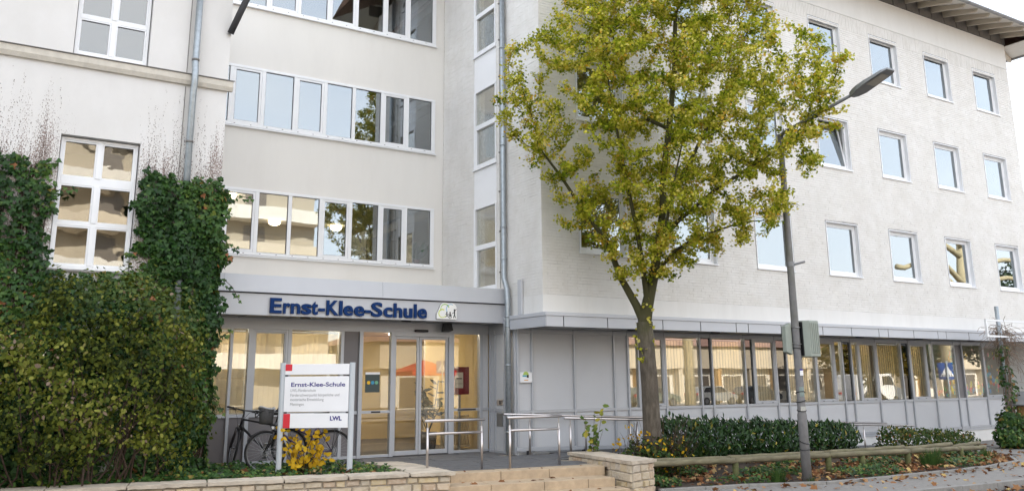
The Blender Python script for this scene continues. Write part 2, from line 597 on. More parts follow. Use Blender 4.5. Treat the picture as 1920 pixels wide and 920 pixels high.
def stonemat():
    m, N, Lk = _nodes('sandstone_rubble')
    out = N.new('ShaderNodeOutputMaterial')
    b = N.new('ShaderNodeBsdfPrincipled')
    b.inputs['Roughness'].default_value = .92
    oi = N.new('ShaderNodeObjectInfo')
    rp = N.new('ShaderNodeValToRGB')
    cols = [(0, (.40, .31, .20)), (.2, (.50, .42, .31)), (.4, (.44, .29, .18)), (.6, (.42, .36, .28)), (.8, (.52, .40, .22)), (1, (.46, .40, .33))]
    while len(rp.color_ramp.elements) < len(cols):
        rp.color_ramp.elements.new(.5)
    for i, (p, c) in enumerate(cols):
        rp.color_ramp.elements[i].position = p
        rp.color_ramp.elements[i].color = c4(c)
    g = N.new('ShaderNodeNewGeometry')
    n1 = N.new('ShaderNodeTexNoise')
    n1.inputs['Scale'].default_value = 16
    n1.inputs['Detail'].default_value = 8
    mr = N.new('ShaderNodeMapRange')
    mr.inputs['From Min'].default_value, mr.inputs['From Max'].default_value = .35, .7
    mx = N.new('ShaderNodeMix')
    mx.data_type = 'RGBA'
    mx.inputs[7].default_value = (.58, .50, .40, 1)
    mult = N.new('ShaderNodeMath')
    mult.operation = 'MULTIPLY'
    mult.inputs[1].default_value = .6
    bp = N.new('ShaderNodeBump')
    bp.inputs['Strength'].default_value = .9
    bp.inputs['Distance'].default_value = .02
    Lk.new(oi.outputs['Random'], rp.inputs[0])
    Lk.new(g.outputs['Position'], n1.inputs['Vector'])
    Lk.new(n1.outputs['Fac'], mr.inputs[0])
    Lk.new(mr.outputs[0], mult.inputs[0])
    Lk.new(mult.outputs[0], mx.inputs[0])
    Lk.new(rp.outputs[0], mx.inputs[6])
    Lk.new(mx.outputs[2], b.inputs['Base Color'])
    Lk.new(n1.outputs['Fac'], bp.inputs['Height'])
    Lk.new(bp.outputs[0], b.inputs['Normal'])
    Lk.new(b.outputs[0], out.inputs[0])
    return m
M_stone = stonemat()

def oldwallmat():
    """white render with the brown rootlet tracks a cut-back ivy has left on it"""
    m, N, Lk = _nodes('old_white_render')
    def node(t, **kw):
        n = N.new(t)
        for k, v in kw.items():
            setattr(n, k, v)
        return n
    out = node('ShaderNodeOutputMaterial')
    b = node('ShaderNodeBsdfPrincipled')
    b.inputs['Roughness'].default_value = .85
    g = node('ShaderNodeNewGeometry')
    sep = node('ShaderNodeSeparateXYZ')
    Lk.new(g.outputs['Position'], sep.inputs[0])
    def noise(scale, stretch, detail=3, rough=.55):
        mp = node('ShaderNodeMapping')
        mp.inputs['Scale'].default_value = stretch
        Lk.new(g.outputs['Position'], mp.inputs['Vector'])
        n = node('ShaderNodeTexNoise')
        n.inputs['Scale'].default_value = scale
        n.inputs['Detail'].default_value = detail
        n.inputs['Roughness'].default_value = rough
        Lk.new(mp.outputs[0], n.inputs['Vector'])
        return n.outputs['Fac']
    def mth(op, a, bb=None, c=None):
        n = node('ShaderNodeMath', operation=op)
        for i, x in enumerate((a, bb, c)):
            if x is None:
                continue
            if isinstance(x, (int, float)):
                n.inputs[i].default_value = x
            else:
                Lk.new(x, n.inputs[i])
        return n.outputs[0]
    def rng(v, a, bb, c, d):
        n = node('ShaderNodeMapRange')
        Lk.new(v, n.inputs[0])
        for i, x in enumerate((a, bb, c, d)):
            n.inputs[i + 1].default_value = x
        return n.outputs[0]
    stems = noise(5.0, (1, 1, .10), 2)            # vertical runs
    hgt = mth('ADD', sep.outputs['Z'], mth('MULTIPLY', mth('SUBTRACT', .5, stems), 3.6))
    hm = rng(hgt, 5.0, 6.15, 1.0, 0.0)
    xm1 = rng(sep.outputs['X'], .75, 1.15, 1.0, 0.0)
    xm2 = rng(sep.outputs['X'], 1.85, 2.15, 0.0, 1.0)
    zm = rng(sep.outputs['Z'], 6.75, 6.88, 1.0, 0.0)
    dens = mth('MULTIPLY', mth('MULTIPLY', hm, mth('MAXIMUM', xm1, xm2)), zm)
    speck = noise(70, (1, 1, .42), 4, .62)
    sm = rng(mth('ADD', speck, mth('MULTIPLY', dens, .185)), .645, .675, 0.0, 1.0)
    sm = mth('MULTIPLY', sm, rng(dens, .02, .2, 0, 1))
    base = node('ShaderNodeValToRGB')
    base.color_ramp.elements[0].position, base.color_ramp.elements[1].position = .3, .7
    base.color_ramp.elements[0].color = (.655, .64, .62, 1)
    base.color_ramp.elements[1].color = (.735, .722, .71, 1)
    Lk.new(noise(1.1, (1, 1, .6), 8, .65), base.inputs[0])
    mx = node('ShaderNodeMix', data_type='RGBA')
    Lk.new(sm, mx.inputs[0])
    Lk.new(base.outputs[0], mx.inputs[6])
    mx.inputs[7].default_value = (.26, .20, .18, 1)
    Lk.new(mx.outputs[2], b.inputs['Base Color'])
    bp = node('ShaderNodeBump')
    bp.inputs['Strength'].default_value = .08
    bp.inputs['Distance'].default_value = .01
    Lk.new(noise(120, (1, 1, 1), 3), bp.inputs['Height'])
    Lk.new(bp.outputs[0], b.inputs['Normal'])
    Lk.new(b.outputs[0], out.inputs[0])
    return m
M_old = oldwallmat()

# ------------------------------------------------------------------ ground, street, pavement
def sheet(name, pts, z, material):
    b = MB()
    b.poly([(x, y, z) for x, y in pts])
    return struct(b.build(name, material))

sheet('ground', [(-300, -300), (300, -300), (300, 300), (-300, 300)], -.16, M_asphalt)
def kerbY(x):
    return 9.2 - .06 * (x - 13.8)
sheet('road', [(-80, -9), (160, -9), (160, kerbY(160)), (-80, kerbY(-80))], -.125, M_asphalt)
sheet('far_pavement', [(-80, -60), (160, -60), (160, -9), (-80, -9)], -.02, M_walk)
b = MB()
b.hexa([(-60, kerbY(-60) + .14, -.15), (70, kerbY(70) + .14, -.15), (70, 60, -.15), (-60, 60, -.15),
        (-60, kerbY(-60) + .14, 0), (70, kerbY(70) + .14, 0), (70, 60, 0), (-60, 60, 0)])
pavement = struct(b.build('pavement', M_walk))
kerb = struct(MB().hexa([(-60, kerbY(-60) + .02, -.15), (70, kerbY(70) + .02, -.15), (70, kerbY(70) + .135, -.15), (-60, kerbY(-60) + .135, -.15),
                         (-60, kerbY(-60) + .02, -.03), (70, kerbY(70) + .02, -.03), (70, kerbY(70) + .135, -.03), (-60, kerbY(-60) + .135, -.03)]).build('kerb', M_concrete))
ks = MB().box(-.495, .495, -.07, .07, -.14, .012)
kme = ks.mesh('kerb_stone')
kme.materials.append(M_concrete)
ang = math.atan(-.06)
for i in range(26):
    o = bpy.data.objects.new('kerb_stone', kme)
    x = 5.5 + i
    o.location = (x, kerbY(x) + .075, random.uniform(-.004, .004))
    o.rotation_euler = (0, 0, ang)
    o.parent = kerb
    COL.objects.link(o)
    md = None

# street direction of the steps and garden walls
SD = Vector((.9866, -.163, 0))
ND = Vector((-.163, -.9866, 0))       # towards the street
def SP(a, n, z=0.0):
    """a metres along the street, n metres towards it, from (6.7, 12.79)"""
    p = Vector((6.70, 12.79, 0)) + SD * a + ND * n
    return Vector((p.x, p.y, z))

# terrace in front of the doors: base slab and slabs laid on it
tb = MB()
tb.poly([(3.3, 16.43, .40), (3.3, 13.35, .40), *[tuple(SP(a, -.02, .40)) for a in (-.2, 3.2)], (10.0, 13.9, .40), (11.2, 13.9, .40), (11.2, 15.4, .40), (9.75, 15.4, .40), (9.75, 16.43, .40)])
terrace = struct(tb.build('terrace', M_coremortar))
sl = MB().box(-.297, .297, -.197, .197, -.03, 0)
slme = sl.mesh('paving_slab')
slme.materials.append(M_slab)
def in_terrace(p):
    x, y = p.x, p.y
    front = (p - Vector((6.7, 12.79, 0))).dot(ND)
    if front > -.38 or y > 16.22:
        return False
    if x < 6.75 and y < 14.95 and x < 6.62:
        return False
    if x > 9.45 and y > 15.15:
        return False
    if x > 9.55 and y < 14.05:
        return False
    return 3.6 < x < 11.0
k = 0
for j in range(10):
    for i in range(-6, 9):
        p = SP(i * .6 + (.3 if j % 2 else 0), -.56 - j * .4)
        if not in_terrace(p):
            continue
        o = bpy.data.objects.new('paving_slab', slme)
        o.location = (p.x, p.y, .42 + random.uniform(-.003, .003))
        o.rotation_euler = (0, 0, math.atan2(SD.y, SD.x))
        o.parent = terrace
        COL.objects.link(o)
        k += 1
# fine grey bedding shows between slabs and at the building line
struct(MB().box(3.5, 9.64, 16.0, 16.36, .38, .412).build('terrace_edge', M_slab))

# ramp along the wing
rb = MB()
rb.hexa([(11.0, 13.95, -.1), (24.5, 13.95, -.1), (24.5, 15.29, -.1), (11.0, 15.29, -.1), (11.0, 13.95, .40), (24.5, 13.95, .01), (24.5, 15.29, .01), (11.0, 15.29, .40)])
struct(rb.build('ramp', M_slab))

# front steps ---------------------------------------------------------
steps = thing('entrance_steps', 'wide sandstone steps up to the entrance terrace between the rubble walls', 'steps', tuple(SP(1.45, .5, 0)))
zt = [.42, .275, .135]
nf = [0.0, .48, .86]
nb = [-.36, -.02, .44]
for i in range(3):
    cuts = [[-.06, .10, .98, 1.86, 2.93], [-.22, .62, 1.55, 2.35, 2.86], [-.25, .30, 1.30, 2.2, 2.93]][i]
    for a, c in zip(cuts[:-1], cuts[1:]):
        p = [SP(a + .004, nf[i]), SP(c - .004, nf[i]), SP(c - .004, nb[i]), SP(a + .004, nb[i])]
        z0 = 0 if i == 2 else zt[i + 1] - .01
        MB().hexa([(q.x, q.y, z0 + (0.0)) for q in p] + [(q.x, q.y, zt[i] + random.uniform(-.002, .002)) for q in p]).build('step_block', M_step, steps, bevel=.008)

# rubble garden walls ------------------------------------------------------
def stone_face(p0, p1, z0, z1, parent, out, hrange=(.09, .16), lrange=(.14, .36)):
    """individual stones on one face: p0 -> p1 with outward normal 'out'"""
    p0, p1, out = Vector((*p0, 0)), Vector((*p1, 0)), Vector((*out, 0))
    Ln = (p1 - p0).length
    d = (p1 - p0) / Ln
    z = z0
    while z < z1 - .03:
        h = min(random.uniform(*hrange), z1 - z)
        if z1 - z - h < .05:
            h = z1 - z
        a = -random.uniform(0, .1)
        while a < Ln - .02:
            l = random.uniform(*lrange)
            a0, a1 = max(a, 0), min(a + l, Ln)
            if a1 > Ln - .07:
                a1 = Ln
            a = a1 if a1 == Ln else a + l
            if a1 - a0 < .05:
                continue
            j = .007
            pr = random.uniform(.012, .04)
            ring0, ring1 = [], []
            for (u, w, su, sw) in ((a0, z, 1, 1), (a1, z, -1, 1), (a1, z + h, -1, -1), (a0, z + h, 1, -1)):
                u2, w2 = u + su * random.uniform(.004, .010), w + sw * random.uniform(.003, .009)
                ring0.append(p0 + d * u2 + Vector((0, 0, w2)) - out * .004)
                ring1.append(p0 + d * (u2 + su * random.uniform(.008, .022)) + Vector((0, 0, w2 + sw * random.uniform(.006, .018))) + out * (pr + random.uniform(-.006, .006)))
            mb = MB()
            mb.poly(ring1)
            for q in range(4):
                r = (q + 1) % 4
                mb.quad(ring0[q], ring0[r], ring1[r], ring1[q])
            mb.build('stone', M_stone, parent)
        z += h

def capstone(poly, z0, z1, parent, over=.0):
    """a rough slab: ragged outline, thick"""
    pts = []
    n = len(poly)
    for i in range(n):
        a, c = Vector(poly[i]), Vector(poly[(i + 1) % n])
        m = max(1, int((c - a).length / .07))
        for k2 in range(m):
            q = a.lerp(c, k2 / m)
            pts.append((q.x + random.uniform(-.009, .009), q.y + random.uniform(-.009, .009)))
    mb = MB()
    k2 = len(pts)
    cx, cy = sum(p[0] for p in pts) / k2, sum(p[1] for p in pts) / k2
    top = [(x, y, z1 + random.uniform(-.004, .004)) for x, y in pts]
    bot = [(x + (cx - x) * random.uniform(0, .04), y + (cy - y) * random.uniform(0, .04), z0 + random.uniform(0, .012)) for x, y in pts]
    mb.v = top + bot
    mb.f = [tuple(range(k2)), tuple(reversed(range(k2, 2 * k2)))] + [(i, k2 + i, k2 + (i + 1) % k2, (i + 1) % k2) for i in range(k2)]
    return mb.build('cap_slab', M_cap, parent)

# wall of the planting bed by the signboard: front run, then a return towards the doors
WL0, WL1 = Vector((-2.6, 14.30)), Vector((6.56, 12.28))
wd = (WL1 - WL0).normalized()
wn = Vector((wd.y, -wd.x))             # towards the street
lw = thing('planter_wall', 'low rubble stone planter wall with pale cap slabs in front of the signboard', 'wall', (3.0, 13.1, 0))
def WLp(a, n):
    q = WL0 + wd * a + wn * n
    return (q.x, q.y)
LWL = (WL1 - WL0).length
mb = MB()
c = [WLp(0, -.03), WLp(LWL - .03, -.03), WLp(LWL - .03, -.40), WLp(0, -.40)]
mb.hexa([(*q, -.05) for q in c] + [(*q, .445) for q in c])
c = [WLp(LWL - .56, -.40), WLp(LWL - .03, -.40), (6.60, 14.56), (6.12, 14.60)]
mb.hexa([(*q, -.05) for q in c] + [(*q, .445) for q in c])
mb.build('core', M_coremortar, lw)
stone_face(WLp(0, -.03), WLp(LWL - .02, -.03), -.02, .44, lw, wn)
stone_face(WLp(LWL - .03, -.03), (6.62, 13.9), -.02, .44, lw, (.98, .2))
a = 0.0
while a < LWL - .72:
    l = min(random.uniform(.55, 1.15), LWL - .66 - a)
    if LWL - .66 - a - l < .3:
        l = LWL - .66 - a
    capstone([WLp(a + .006, .03), WLp(a + l - .006, .03), WLp(a + l - .006, -.44), WLp(a + .006, -.44)], .447, .502, lw)
    a += l
capstone([WLp(LWL - .65, .035), WLp(LWL + .05, .03), (6.66, 12.92), (6.0, 13.06)], .447, .504, lw)
capstone([(6.01, 13.08), (6.67, 12.94), (6.69, 13.72), (6.07, 13.80)], .447, .503, lw)
capstone([(6.07, 13.82), (6.69, 13.74), (6.66, 14.50), (6.10, 14.66)], .447, .504, lw)

rw = thing('stair_wall', 'short rubble stone wall with a pale cap beside the steps and log rail', 'wall', (9.9, 12.6, 0))
A, B_, Cc, D = (9.58, 11.56), (10.16, 11.70), (10.42, 13.70), (9.90, 13.78)
mb = MB()
mb.hexa([(*q, -.05) for q in (A, B_, Cc, D)] + [(*q, .49) for q in (A, B_, Cc, D)])
mb.build('core', M_coremortar, rw)
def out2(p, q):
    d = (Vector(q) - Vector(p)).normalized()
    return (d.y, -d.x)
stone_face(A, B_, -.02, .485, rw, out2(A, B_))
stone_face(D, A, -.02, .485, rw, out2(D, A))
stone_face(B_, Cc, -.02, .485, rw, out2(B_, Cc))
def lerp2(p, q, t):
    return (p[0] + (q[0] - p[0]) * t, p[1] + (q[1] - p[1]) * t)
o4 = [(A[0] - .045, A[1] - .05), (B_[0] + .05, B_[1] - .05), (Cc[0] + .04, Cc[1] + .04), (D[0] - .04, D[1] + .04)]
ts = [0, .37, .70, 1]
for t0, t1 in zip(ts[:-1], ts[1:]):
    capstone([lerp2(o4[0], o4[3], t0 + .003), lerp2(o4[1], o4[2], t0 + .003), lerp2(o4[1], o4[2], t1 - .003), lerp2(o4[0], o4[3], t1 - .003)], .488, .55, rw)

# planting beds (soil) ---------------------------------------------------------
def bed(name, fn, nx, ny):
    mb = MB()
    for j in range(ny + 1):
        for i in range(nx + 1):
            mb.v.append(fn(i / nx, j / ny))
    for j in range(ny):
        for i in range(nx):
            q = j * (nx + 1) + i
            mb.f.append((q, q + 1, q + nx + 2, q + nx + 1))
    return struct(mb.build(name, M_soil, smooth=True))

def bed_left(u, v):
    x = -2.6 + u * 8.70
    q = WL0 + wd * ((x - WL0.x) / wd.x) - wn * .38
    y0 = q.y
    y1 = 16.36 if x > 3.4 else 14.88
    if x > 5.2:
        y1 = 16.36 - (x - 5.2) / .9 * 1.5
    y = y0 + (y1 - y0) * v
    return (x, y, .40 + .05 * math.sin(x * 3.1 + y * 2) * math.sin(y * 4.3) + random.uniform(0, .02))
bed('flower_bed', bed_left, 60, 18)

EDGE = [(10.2, 11.62), (12.0, 11.30), (13.4, 10.75), (15.1, 10.62), (18.4, 10.60), (20.2, 10.95), (21.3, 11.7)]
def edgeY(x):
    for (xa, ya), (xb, yb) in zip(EDGE[:-1], EDGE[1:]):
        if xa <= x <= xb:
            return ya + (yb - ya) * (x - xa) / (xb - xa)
    return EDGE[-1][1]
def bedz(x, y):
    t = max(0, min(1, (y - 12.85) / .7))
    return .025 + .22 * t * max(.15, min(1, (22.5 - x) / 8))
def bed_right(u, v):
    x = 10.25 + u * 11.6
    y0, y1 = edgeY(x) + .06, 13.94
    y = y0 + (y1 - y0) * v
    return (x, y, bedz(x, y) + random.uniform(0, .035))
bed('planting_bed', bed_right, 90, 26)
edging = thing('bed_edging', 'narrow concrete edging stones along the leaf-strewn bed beside the pavement', 'kerb', (14, 10.7, 0))
pts = []
for (xa, ya), (xb, yb) in zip(EDGE[:-1], EDGE[1:]):
    n = max(1, round(math.hypot(xb - xa, yb - ya) / .9))
    for i in range(n):
        pts.append((xa + (xb - xa) * i / n, ya + (yb - ya) * i / n))
pts.append(EDGE[-1])
for p, q in zip(pts[:-1], pts[1:]):
    d = (Vector(q) - Vector(p))
    l = d.length
    d.normalize()
    m = (Vector(p) + Vector(q)) / 2
    MB().obox((m.x, m.y, .01), (d.x, d.y, 0), (-d.y, d.x, 0), (0, 0, 1), l / 2 - .006, .04, .05 + random.uniform(-.006, .006)).build('edging_stone', M_concrete, edging, bevel=.008)

# ------------------------------------------------------------------ brick laying
def lay_bricks(u0, u1, v0, v1, ops, course=.0625, length=.25, joint=.009):
    """(u, v, length, height) of every brick of a running-bond wall with openings"""
    res = []
    n = int(round((v1 - v0) / course))
    ch = (v1 - v0) / n
    for j in range(n):
        a, b = v0 + j * ch, v0 + (j + 1) * ch
        cuts = sorted((max(o[0], u0), min(o[1], u1)) for o in ops if o[2] < b - .01 and o[3] > a + .01 and o[0] < u1 and o[1] > u0)
        spans, x = [], u0
        for c, d in cuts:
            if c > x:
                spans.append((x, c))
            x = max(x, d)
        if x < u1:
            spans.append((x, u1))
        off = (.0 if j % 2 else length / 2) + (.06 if j % 4 == 1 else 0)
        for s0, s1 in spans:
            x = s0 - ((s0 - u0 + off) % length)
            while x < s1 - .02:
                e0, e1 = max(x, s0), min(x + length, s1)
                if e1 - e0 > .035:
                    res.append((e0 + .001, a + joint / 2, e1 - e0 - .002, ch - joint))
                x += length
    return res

def brick_mass(name, rects, fn, material, parent, proud=.008):
    mb = MB()
    for (u, v, l, h) in rects:
        d = random.gauss(0, .0012)
        t = random.gauss(0, .0008)
        cut = random.random() ** 2 * .006
        v, h = v - .003 + cut * random.random(), h + .006 - cut
        e = .0
        p = [fn(u, v, d + e), fn(u + l, v, d - t), fn(u + l, v + h, d + t), fn(u, v + h, d)]
        q = [fn(u, v, proud + .004), fn(u + l, v, proud + .004), fn(u + l, v + h, proud + .004), fn(u, v + h, proud + .004)]
        mb.quad(*p)
        for i in range(4):
            k2 = (i + 1) % 4
            mb.quad(q[i], q[k2], p[k2], p[i])
    o = mb.build(name, material, parent)
    o['kind'] = 'stuff'
    return o

def pane(name, x0, x1, y, z0, z1, material, parent, local=False):
    return MB().box(x0, x1, y, y + .006, z0, z1).build(name, material, parent, local=local)

# ================================================================== brick wing
W0, W1, WY, GY = 9.65, 28.79, 14.24, 15.30
wing = thing('brick_wing', 'four-storey white painted brick wing with square windows behind the street tree', 'building', (19, 18, 0))
WCOLS = [10.60 + 2.665 * i for i in range(7)]
WROWS = [4.51, 7.42, 10.29]
wops = [(x - .012, x + 1.342, z - .03, z + 1.412) for x in WCOLS for z in WROWS]
SY0, SY1 = 16.03, 17.05
sops = [(SY0, SY1, 3.60, 13.0)]
mb = MB()
mb.wall(fY(WY + .008), W0 + .008, W1, 3.583, 12.04, wops, .30)
wall_f = mb.build('wall', M_mortar, wing)
mb = MB()
mb.wall(fX(W0 + .008), WY + .32, 18.64, 3.50, 13.0, sops, .28)
wall_s = mb.build('side_wall', M_mortar, wing)
mb = MB()
mb.box(W1 - .3, W1, WY + .31, 24, 0, 12.95)
mb.box(W0 + .3, W1 - .3, 24.0, 24.3, 0, 12.95)
mb.build('rear_wall', M_band, wing)

rects = lay_bricks(W0, W1, 3.583, 11.585, wops)
srects = lay_bricks(WY + .012, 18.64, 3.583, 12.04, sops)
# the bricks that show largest become pieces of their own
def cam_px(p):
    d = Vector(p) - CAM_POS
    z = d.dot(_fw)
    return 960 + FPX * d.dot(_rt) / z, 365.2 - FPX * d.dot(_up) / z, z
def split_big(rects, fn, lim, count):
    cand = []
    for i, (u, v, l, h) in enumerate(rects):
        if l < .235:
            continue
        x, y, z = cam_px(fn(u + l / 2, v, 0))
        if 0 < x < 1920 and 0 < y < 920 and lim(x, y):
            cand.append((z, i))
    cand.sort()
    big = {i for _, i in cand[:count]}
    return [rects[i] for i in sorted(big)], [r for i, r in enumerate(rects) if i not in big]
bigf, restf = split_big(rects, fY(WY), lambda x, y: not (1060 < x < 1560 and y < 500), 190)
bigs, rests = split_big(srects, fX(W0), lambda x, y: y < 545 and x > 945, 110)
brick_mass('brickwork', restf, fY(WY), M_brick, wall_f)
brick_mass('brickwork', rests, fX(W0), M_brick, wall_s)
bl, bh = .248, rects[0][3]
bm1 = MB().box(0, bl, 0, .012, 0, bh).mesh('brick')
bm1.materials.append(M_brick)
bm2 = MB().box(0, .012, 0, bl, 0, bh).mesh('brick')
bm2.materials.append(M_brick)
for rl, me, fn, par in ((bigf, bm1, fY(WY), wall_f), (bigs, bm2, fX(W0), wall_s)):
    for (u, v, l, h) in rl:
        o = bpy.data.objects.new('brick', me)
        o.location = fn(u, v, random.gauss(0, .0014))
        o.parent = par
        COL.objects.link(o)
# soldier course under the smooth top band
sol = []
x = W0
while x < W1 - .03:
    sol.append((x + .004, 11.59, .0545, .44))
    x += .0625
brick_mass('soldier_course', sol, fY(WY), M_brick, wall_f)
mb = MB()
mb.box(W0 - .004, W1 + .004, WY - .005, WY + .31, 3.215, 3.580)
mb.box(W0 - .004, W0 + .30, WY + .31, 18.63, 3.215, 3.580)
mb.build('smooth_band', M_band, wing, bevel=.006)
mb = MB()
mb.box(W0 + .01, W1 + .003, WY - .003, WY + .31, 12.043, 12.95)
mb.build('top_band', M_band, wing)

# windows -------------------------------------------------------------
def make_wing_window():
    w = MB()
    w.box(.006, .028, -.008, .13, .0, 1.395)
    w.box(1.302, 1.324, -.008, .13, .0, 1.395)
    w.box(.028, 1.302, -.008, .13, 1.372, 1.395)
    w = w.build('window', M_white, wing)
    f = MB()
    f.frame(.028, 1.302, .0, 1.372, .095, .165, .055, .07)
    f.frame(.083, 1.247, .07, 1.317, .105, .15, .045)
    f.build('frame', M_white, w, bevel=.004)
    pane('pane', .128, 1.202, .125, .115, 1.272, G_up, w)
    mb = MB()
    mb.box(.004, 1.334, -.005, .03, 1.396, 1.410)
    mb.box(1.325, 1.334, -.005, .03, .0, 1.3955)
    mb.build('gap_shade_strip', M_seam, w)  # dark strips that paint the shade of the gap at head and right
    MB().hexa([(-.015, -.035, -.042), (1.345, -.035, -.042), (1.345, .1, -.03), (-.015, .1, -.03), (-.015, -.035, -.012), (1.345, -.035, -.012), (1.345, .1, .003), (-.015, .1, .003)]).build('sill', M_white, w)
    return w
M_soffwhite = mat('soffit_white', (.66, .64, .60), .7, .05, 3)
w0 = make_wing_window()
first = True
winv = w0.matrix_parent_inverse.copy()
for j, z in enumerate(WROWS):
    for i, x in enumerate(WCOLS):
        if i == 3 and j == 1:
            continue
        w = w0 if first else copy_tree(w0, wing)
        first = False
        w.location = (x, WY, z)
# the one window that stands tilted open
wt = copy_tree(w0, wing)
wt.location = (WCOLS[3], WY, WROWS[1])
wt['label'] = 'window with its sash tilted open'
for ch in wt.children:
    if ch.name.startswith('frame'):
        ch.data = MB().frame(.028, 1.302, .0, 1.372, .095, .165, .055, .07).mesh('frame')
        ch.data.materials.append(M_white)
    if ch.name.startswith('pane'):
        ch.location = (0, .13, .07)
        ch.rotation_euler = (R(-8), 0, 0)
        ch.data = MB().box(.128, 1.202, 0, .006, .045, 1.202).mesh('pane')
        ch.data.materials.append(G_up)
sash = MB().frame(.083, 1.247, .0, 1.247, -.02, .025, .045).build('sash', M_white, wt)
sash.location = (0, .13, .07)
sash.rotation_euler = (R(-8), 0, 0)

# stair windows in the side wall -----------------------------------------
X0 = W0
def stair_window(z0, z1, zt_, sill_z):
    m = MB()
    m.box(X0 - .012, X0 + .14, SY1 - .085, SY1 - .003, z0, z1)
    m.box(X0 - .012, X0 + .14, SY0 + .003, SY0 + .045, z0, z1)
    m.box(X0 - .010, X0 + .13, SY0 + .045, SY1 - .085, zt_ - .05, zt_ + .06)
    m.box(X0 - .010, X0 + .13, SY0 + .045, SY1 - .085, z0, z0 + .10)
    m.box(X0 - .014, X0 + .13, SY0 + .045, SY1 - .085, z1 - .03, z1)
    w = m.build('stair_window', M_white, wing)
    f = MB()
    f.box(X0 + .0, X0 + .07, SY1 - .135, SY1 - .087, z0 + .102, zt_ - .052)
    f.build('sash_frame', M_white, w)
    MB().box(X0 + .045, X0 + .051, SY0 + .045, SY1 - .087, z0 + .10, zt_ - .05).build('pane', G_stair, w)
    MB().box(X0 + .035, X0 + .041, SY0 + .045, SY1 - .087, zt_ + .06, z1 - .03).build('pane', G_stair, w)
    MB().hexa([(X0 - .05, SY0 - .02, z0 - .03), (X0 + .05, SY0 - .02, z0 - .02), (X0 + .05, SY1 + .025, z0 - .02), (X0 - .05, SY1 + .025, z0 - .03),
               (X0 - .05, SY0 - .02, z0 - .012), (X0 + .05, SY0 - .02, z0 - .003), (X0 + .05, SY1 + .025, z0 - .003), (X0 - .05, SY1 + .025, z0 - .012)]).build('sill', M_white, w)
G_stair = glass('stair_glass', .24, (.88, .90, .86), wav=.10, wscale=26)
stair_window(3.86, 5.80, 4.86, 0)
stair_window(6.73, 8.64, 7.73, 0)
stair_window(9.53, 11.6, 10.55, 0)
stair_window(12.4, 12.98, 12.7, 0)
for a, c in ((5.803, 6.697), (8.643, 9.497), (11.603, 12.367)):
    MB().box(X0 + .004, X0 + .10, SY0 + .003, SY1 - .003, a, c).build('infill_panel', M_white, wing)
mb = MB()
mb.tube([(W0 - .012, 15.86, 3.85), (W0 - .012, 15.86, 12.9)], .006, 6)
for z in np.arange(4.2, 12.5, .9):
    mb.box(W0 - .035, W0 + .001, 15.845, 15.875, z - .015, z + .015)
mb.build('lightning_wire', M_zincdark, wing)

# interior of the upper floors
mb = MB()
for z in (3.26, 6.14, 9.05, 12.0):
    mb.box(W0 + .30, W1 - .31, WY + .32, 23.9, z, z + .26)
mb.build('floor_slab', M_ceil, wing)
mb = MB()
for z in (3.53, 6.41, 9.32):
    mb.box(W0 + .31, W1 - .31, 19.0, 19.12, z, z + 2.58)
    for x in WCOLS[1:]:
        mb.box(x - .72, x - .62, WY + .34, 18.98, z, z + 2.58)
mb.build('partition', M_in_wall, wing)

# eaves: rafters, flashing, gutter, roof --------------------------------
EV = 12.93
roof = MB()
ry0, ry1 = 13.02, 20.5
sl_ = .305
def rz(y):
    return 13.02 + (y - ry0) * sl_
RX0, RX1 = 8.5, 30.15
rp_ = [(RX0, ry0), (RX1, ry0), (RX1 - 5.5, ry1), (RX0 + 5.5, ry1)]
n = [(RX0, ry0, rz(ry0)), (RX1, ry0, rz(ry0)), (RX1 - 7.4, ry1, rz(ry1)), (RX0 + 7.4, ry1, rz(ry1)), (RX1, 28, rz(ry0)), (RX0, 28, rz(ry0))]
roof.poly([n[0], n[1], n[2], n[3]])
roof.poly([n[1], n[4], n[2]])
roof.poly([n[5], n[0], n[3]])
roof.poly([n[4], n[5], n[3], n[2]])
roof_o = roof.build('roof', M_rooftile, wing)
sf = MB()
sf.quad((RX0 + .03, ry0 + .03, rz(ry0) - .05), (RX0 + .03, 14.26, rz(14.26) - .05), (RX1 - .03, 14.26, rz(14.26) - .05), (RX1 - .03, ry0 + .03, rz(ry0) - .05))
sf.build('soffit_board', mat('soffit_paint', (.62, .58, .52), .8, .06, 3), roof_o)
x = W1 - .20
while x > W0 + .2:
    rf = MB()
    a, c = x - .035, x + .035
    rf.hexa([(a, 13.18, rz(13.18) - .17), (c, 13.18, rz(13.18) - .17), (c, 14.25, rz(14.25) - .27), (a, 14.25, rz(14.25) - .27),
             (a, 13.10, rz(13.10) - .056), (c, 13.10, rz(13.10) - .056), (c, 14.25, rz(14.25) - .056), (a, 14.25, rz(14.25) - .056)])
    rf.build('rafter', M_timber, roof_o)
    MB().box(x - .66 + .034, x - .006, 14.205, 14.232, EV + .0, EV + .36).build('flashing_panel', M_zincdark, roof_o)
    x -= .665
MB().box(W0, W1 + .01, 14.222, 14.236, EV - .01, EV + .37).build('flashing_back', M_seam, roof_o)
MB().box(W1 - .19, W1 + .02, 14.20, 14.24, EV + .0, EV + .36).build('flashing_panel', M_zincdark, roof_o)
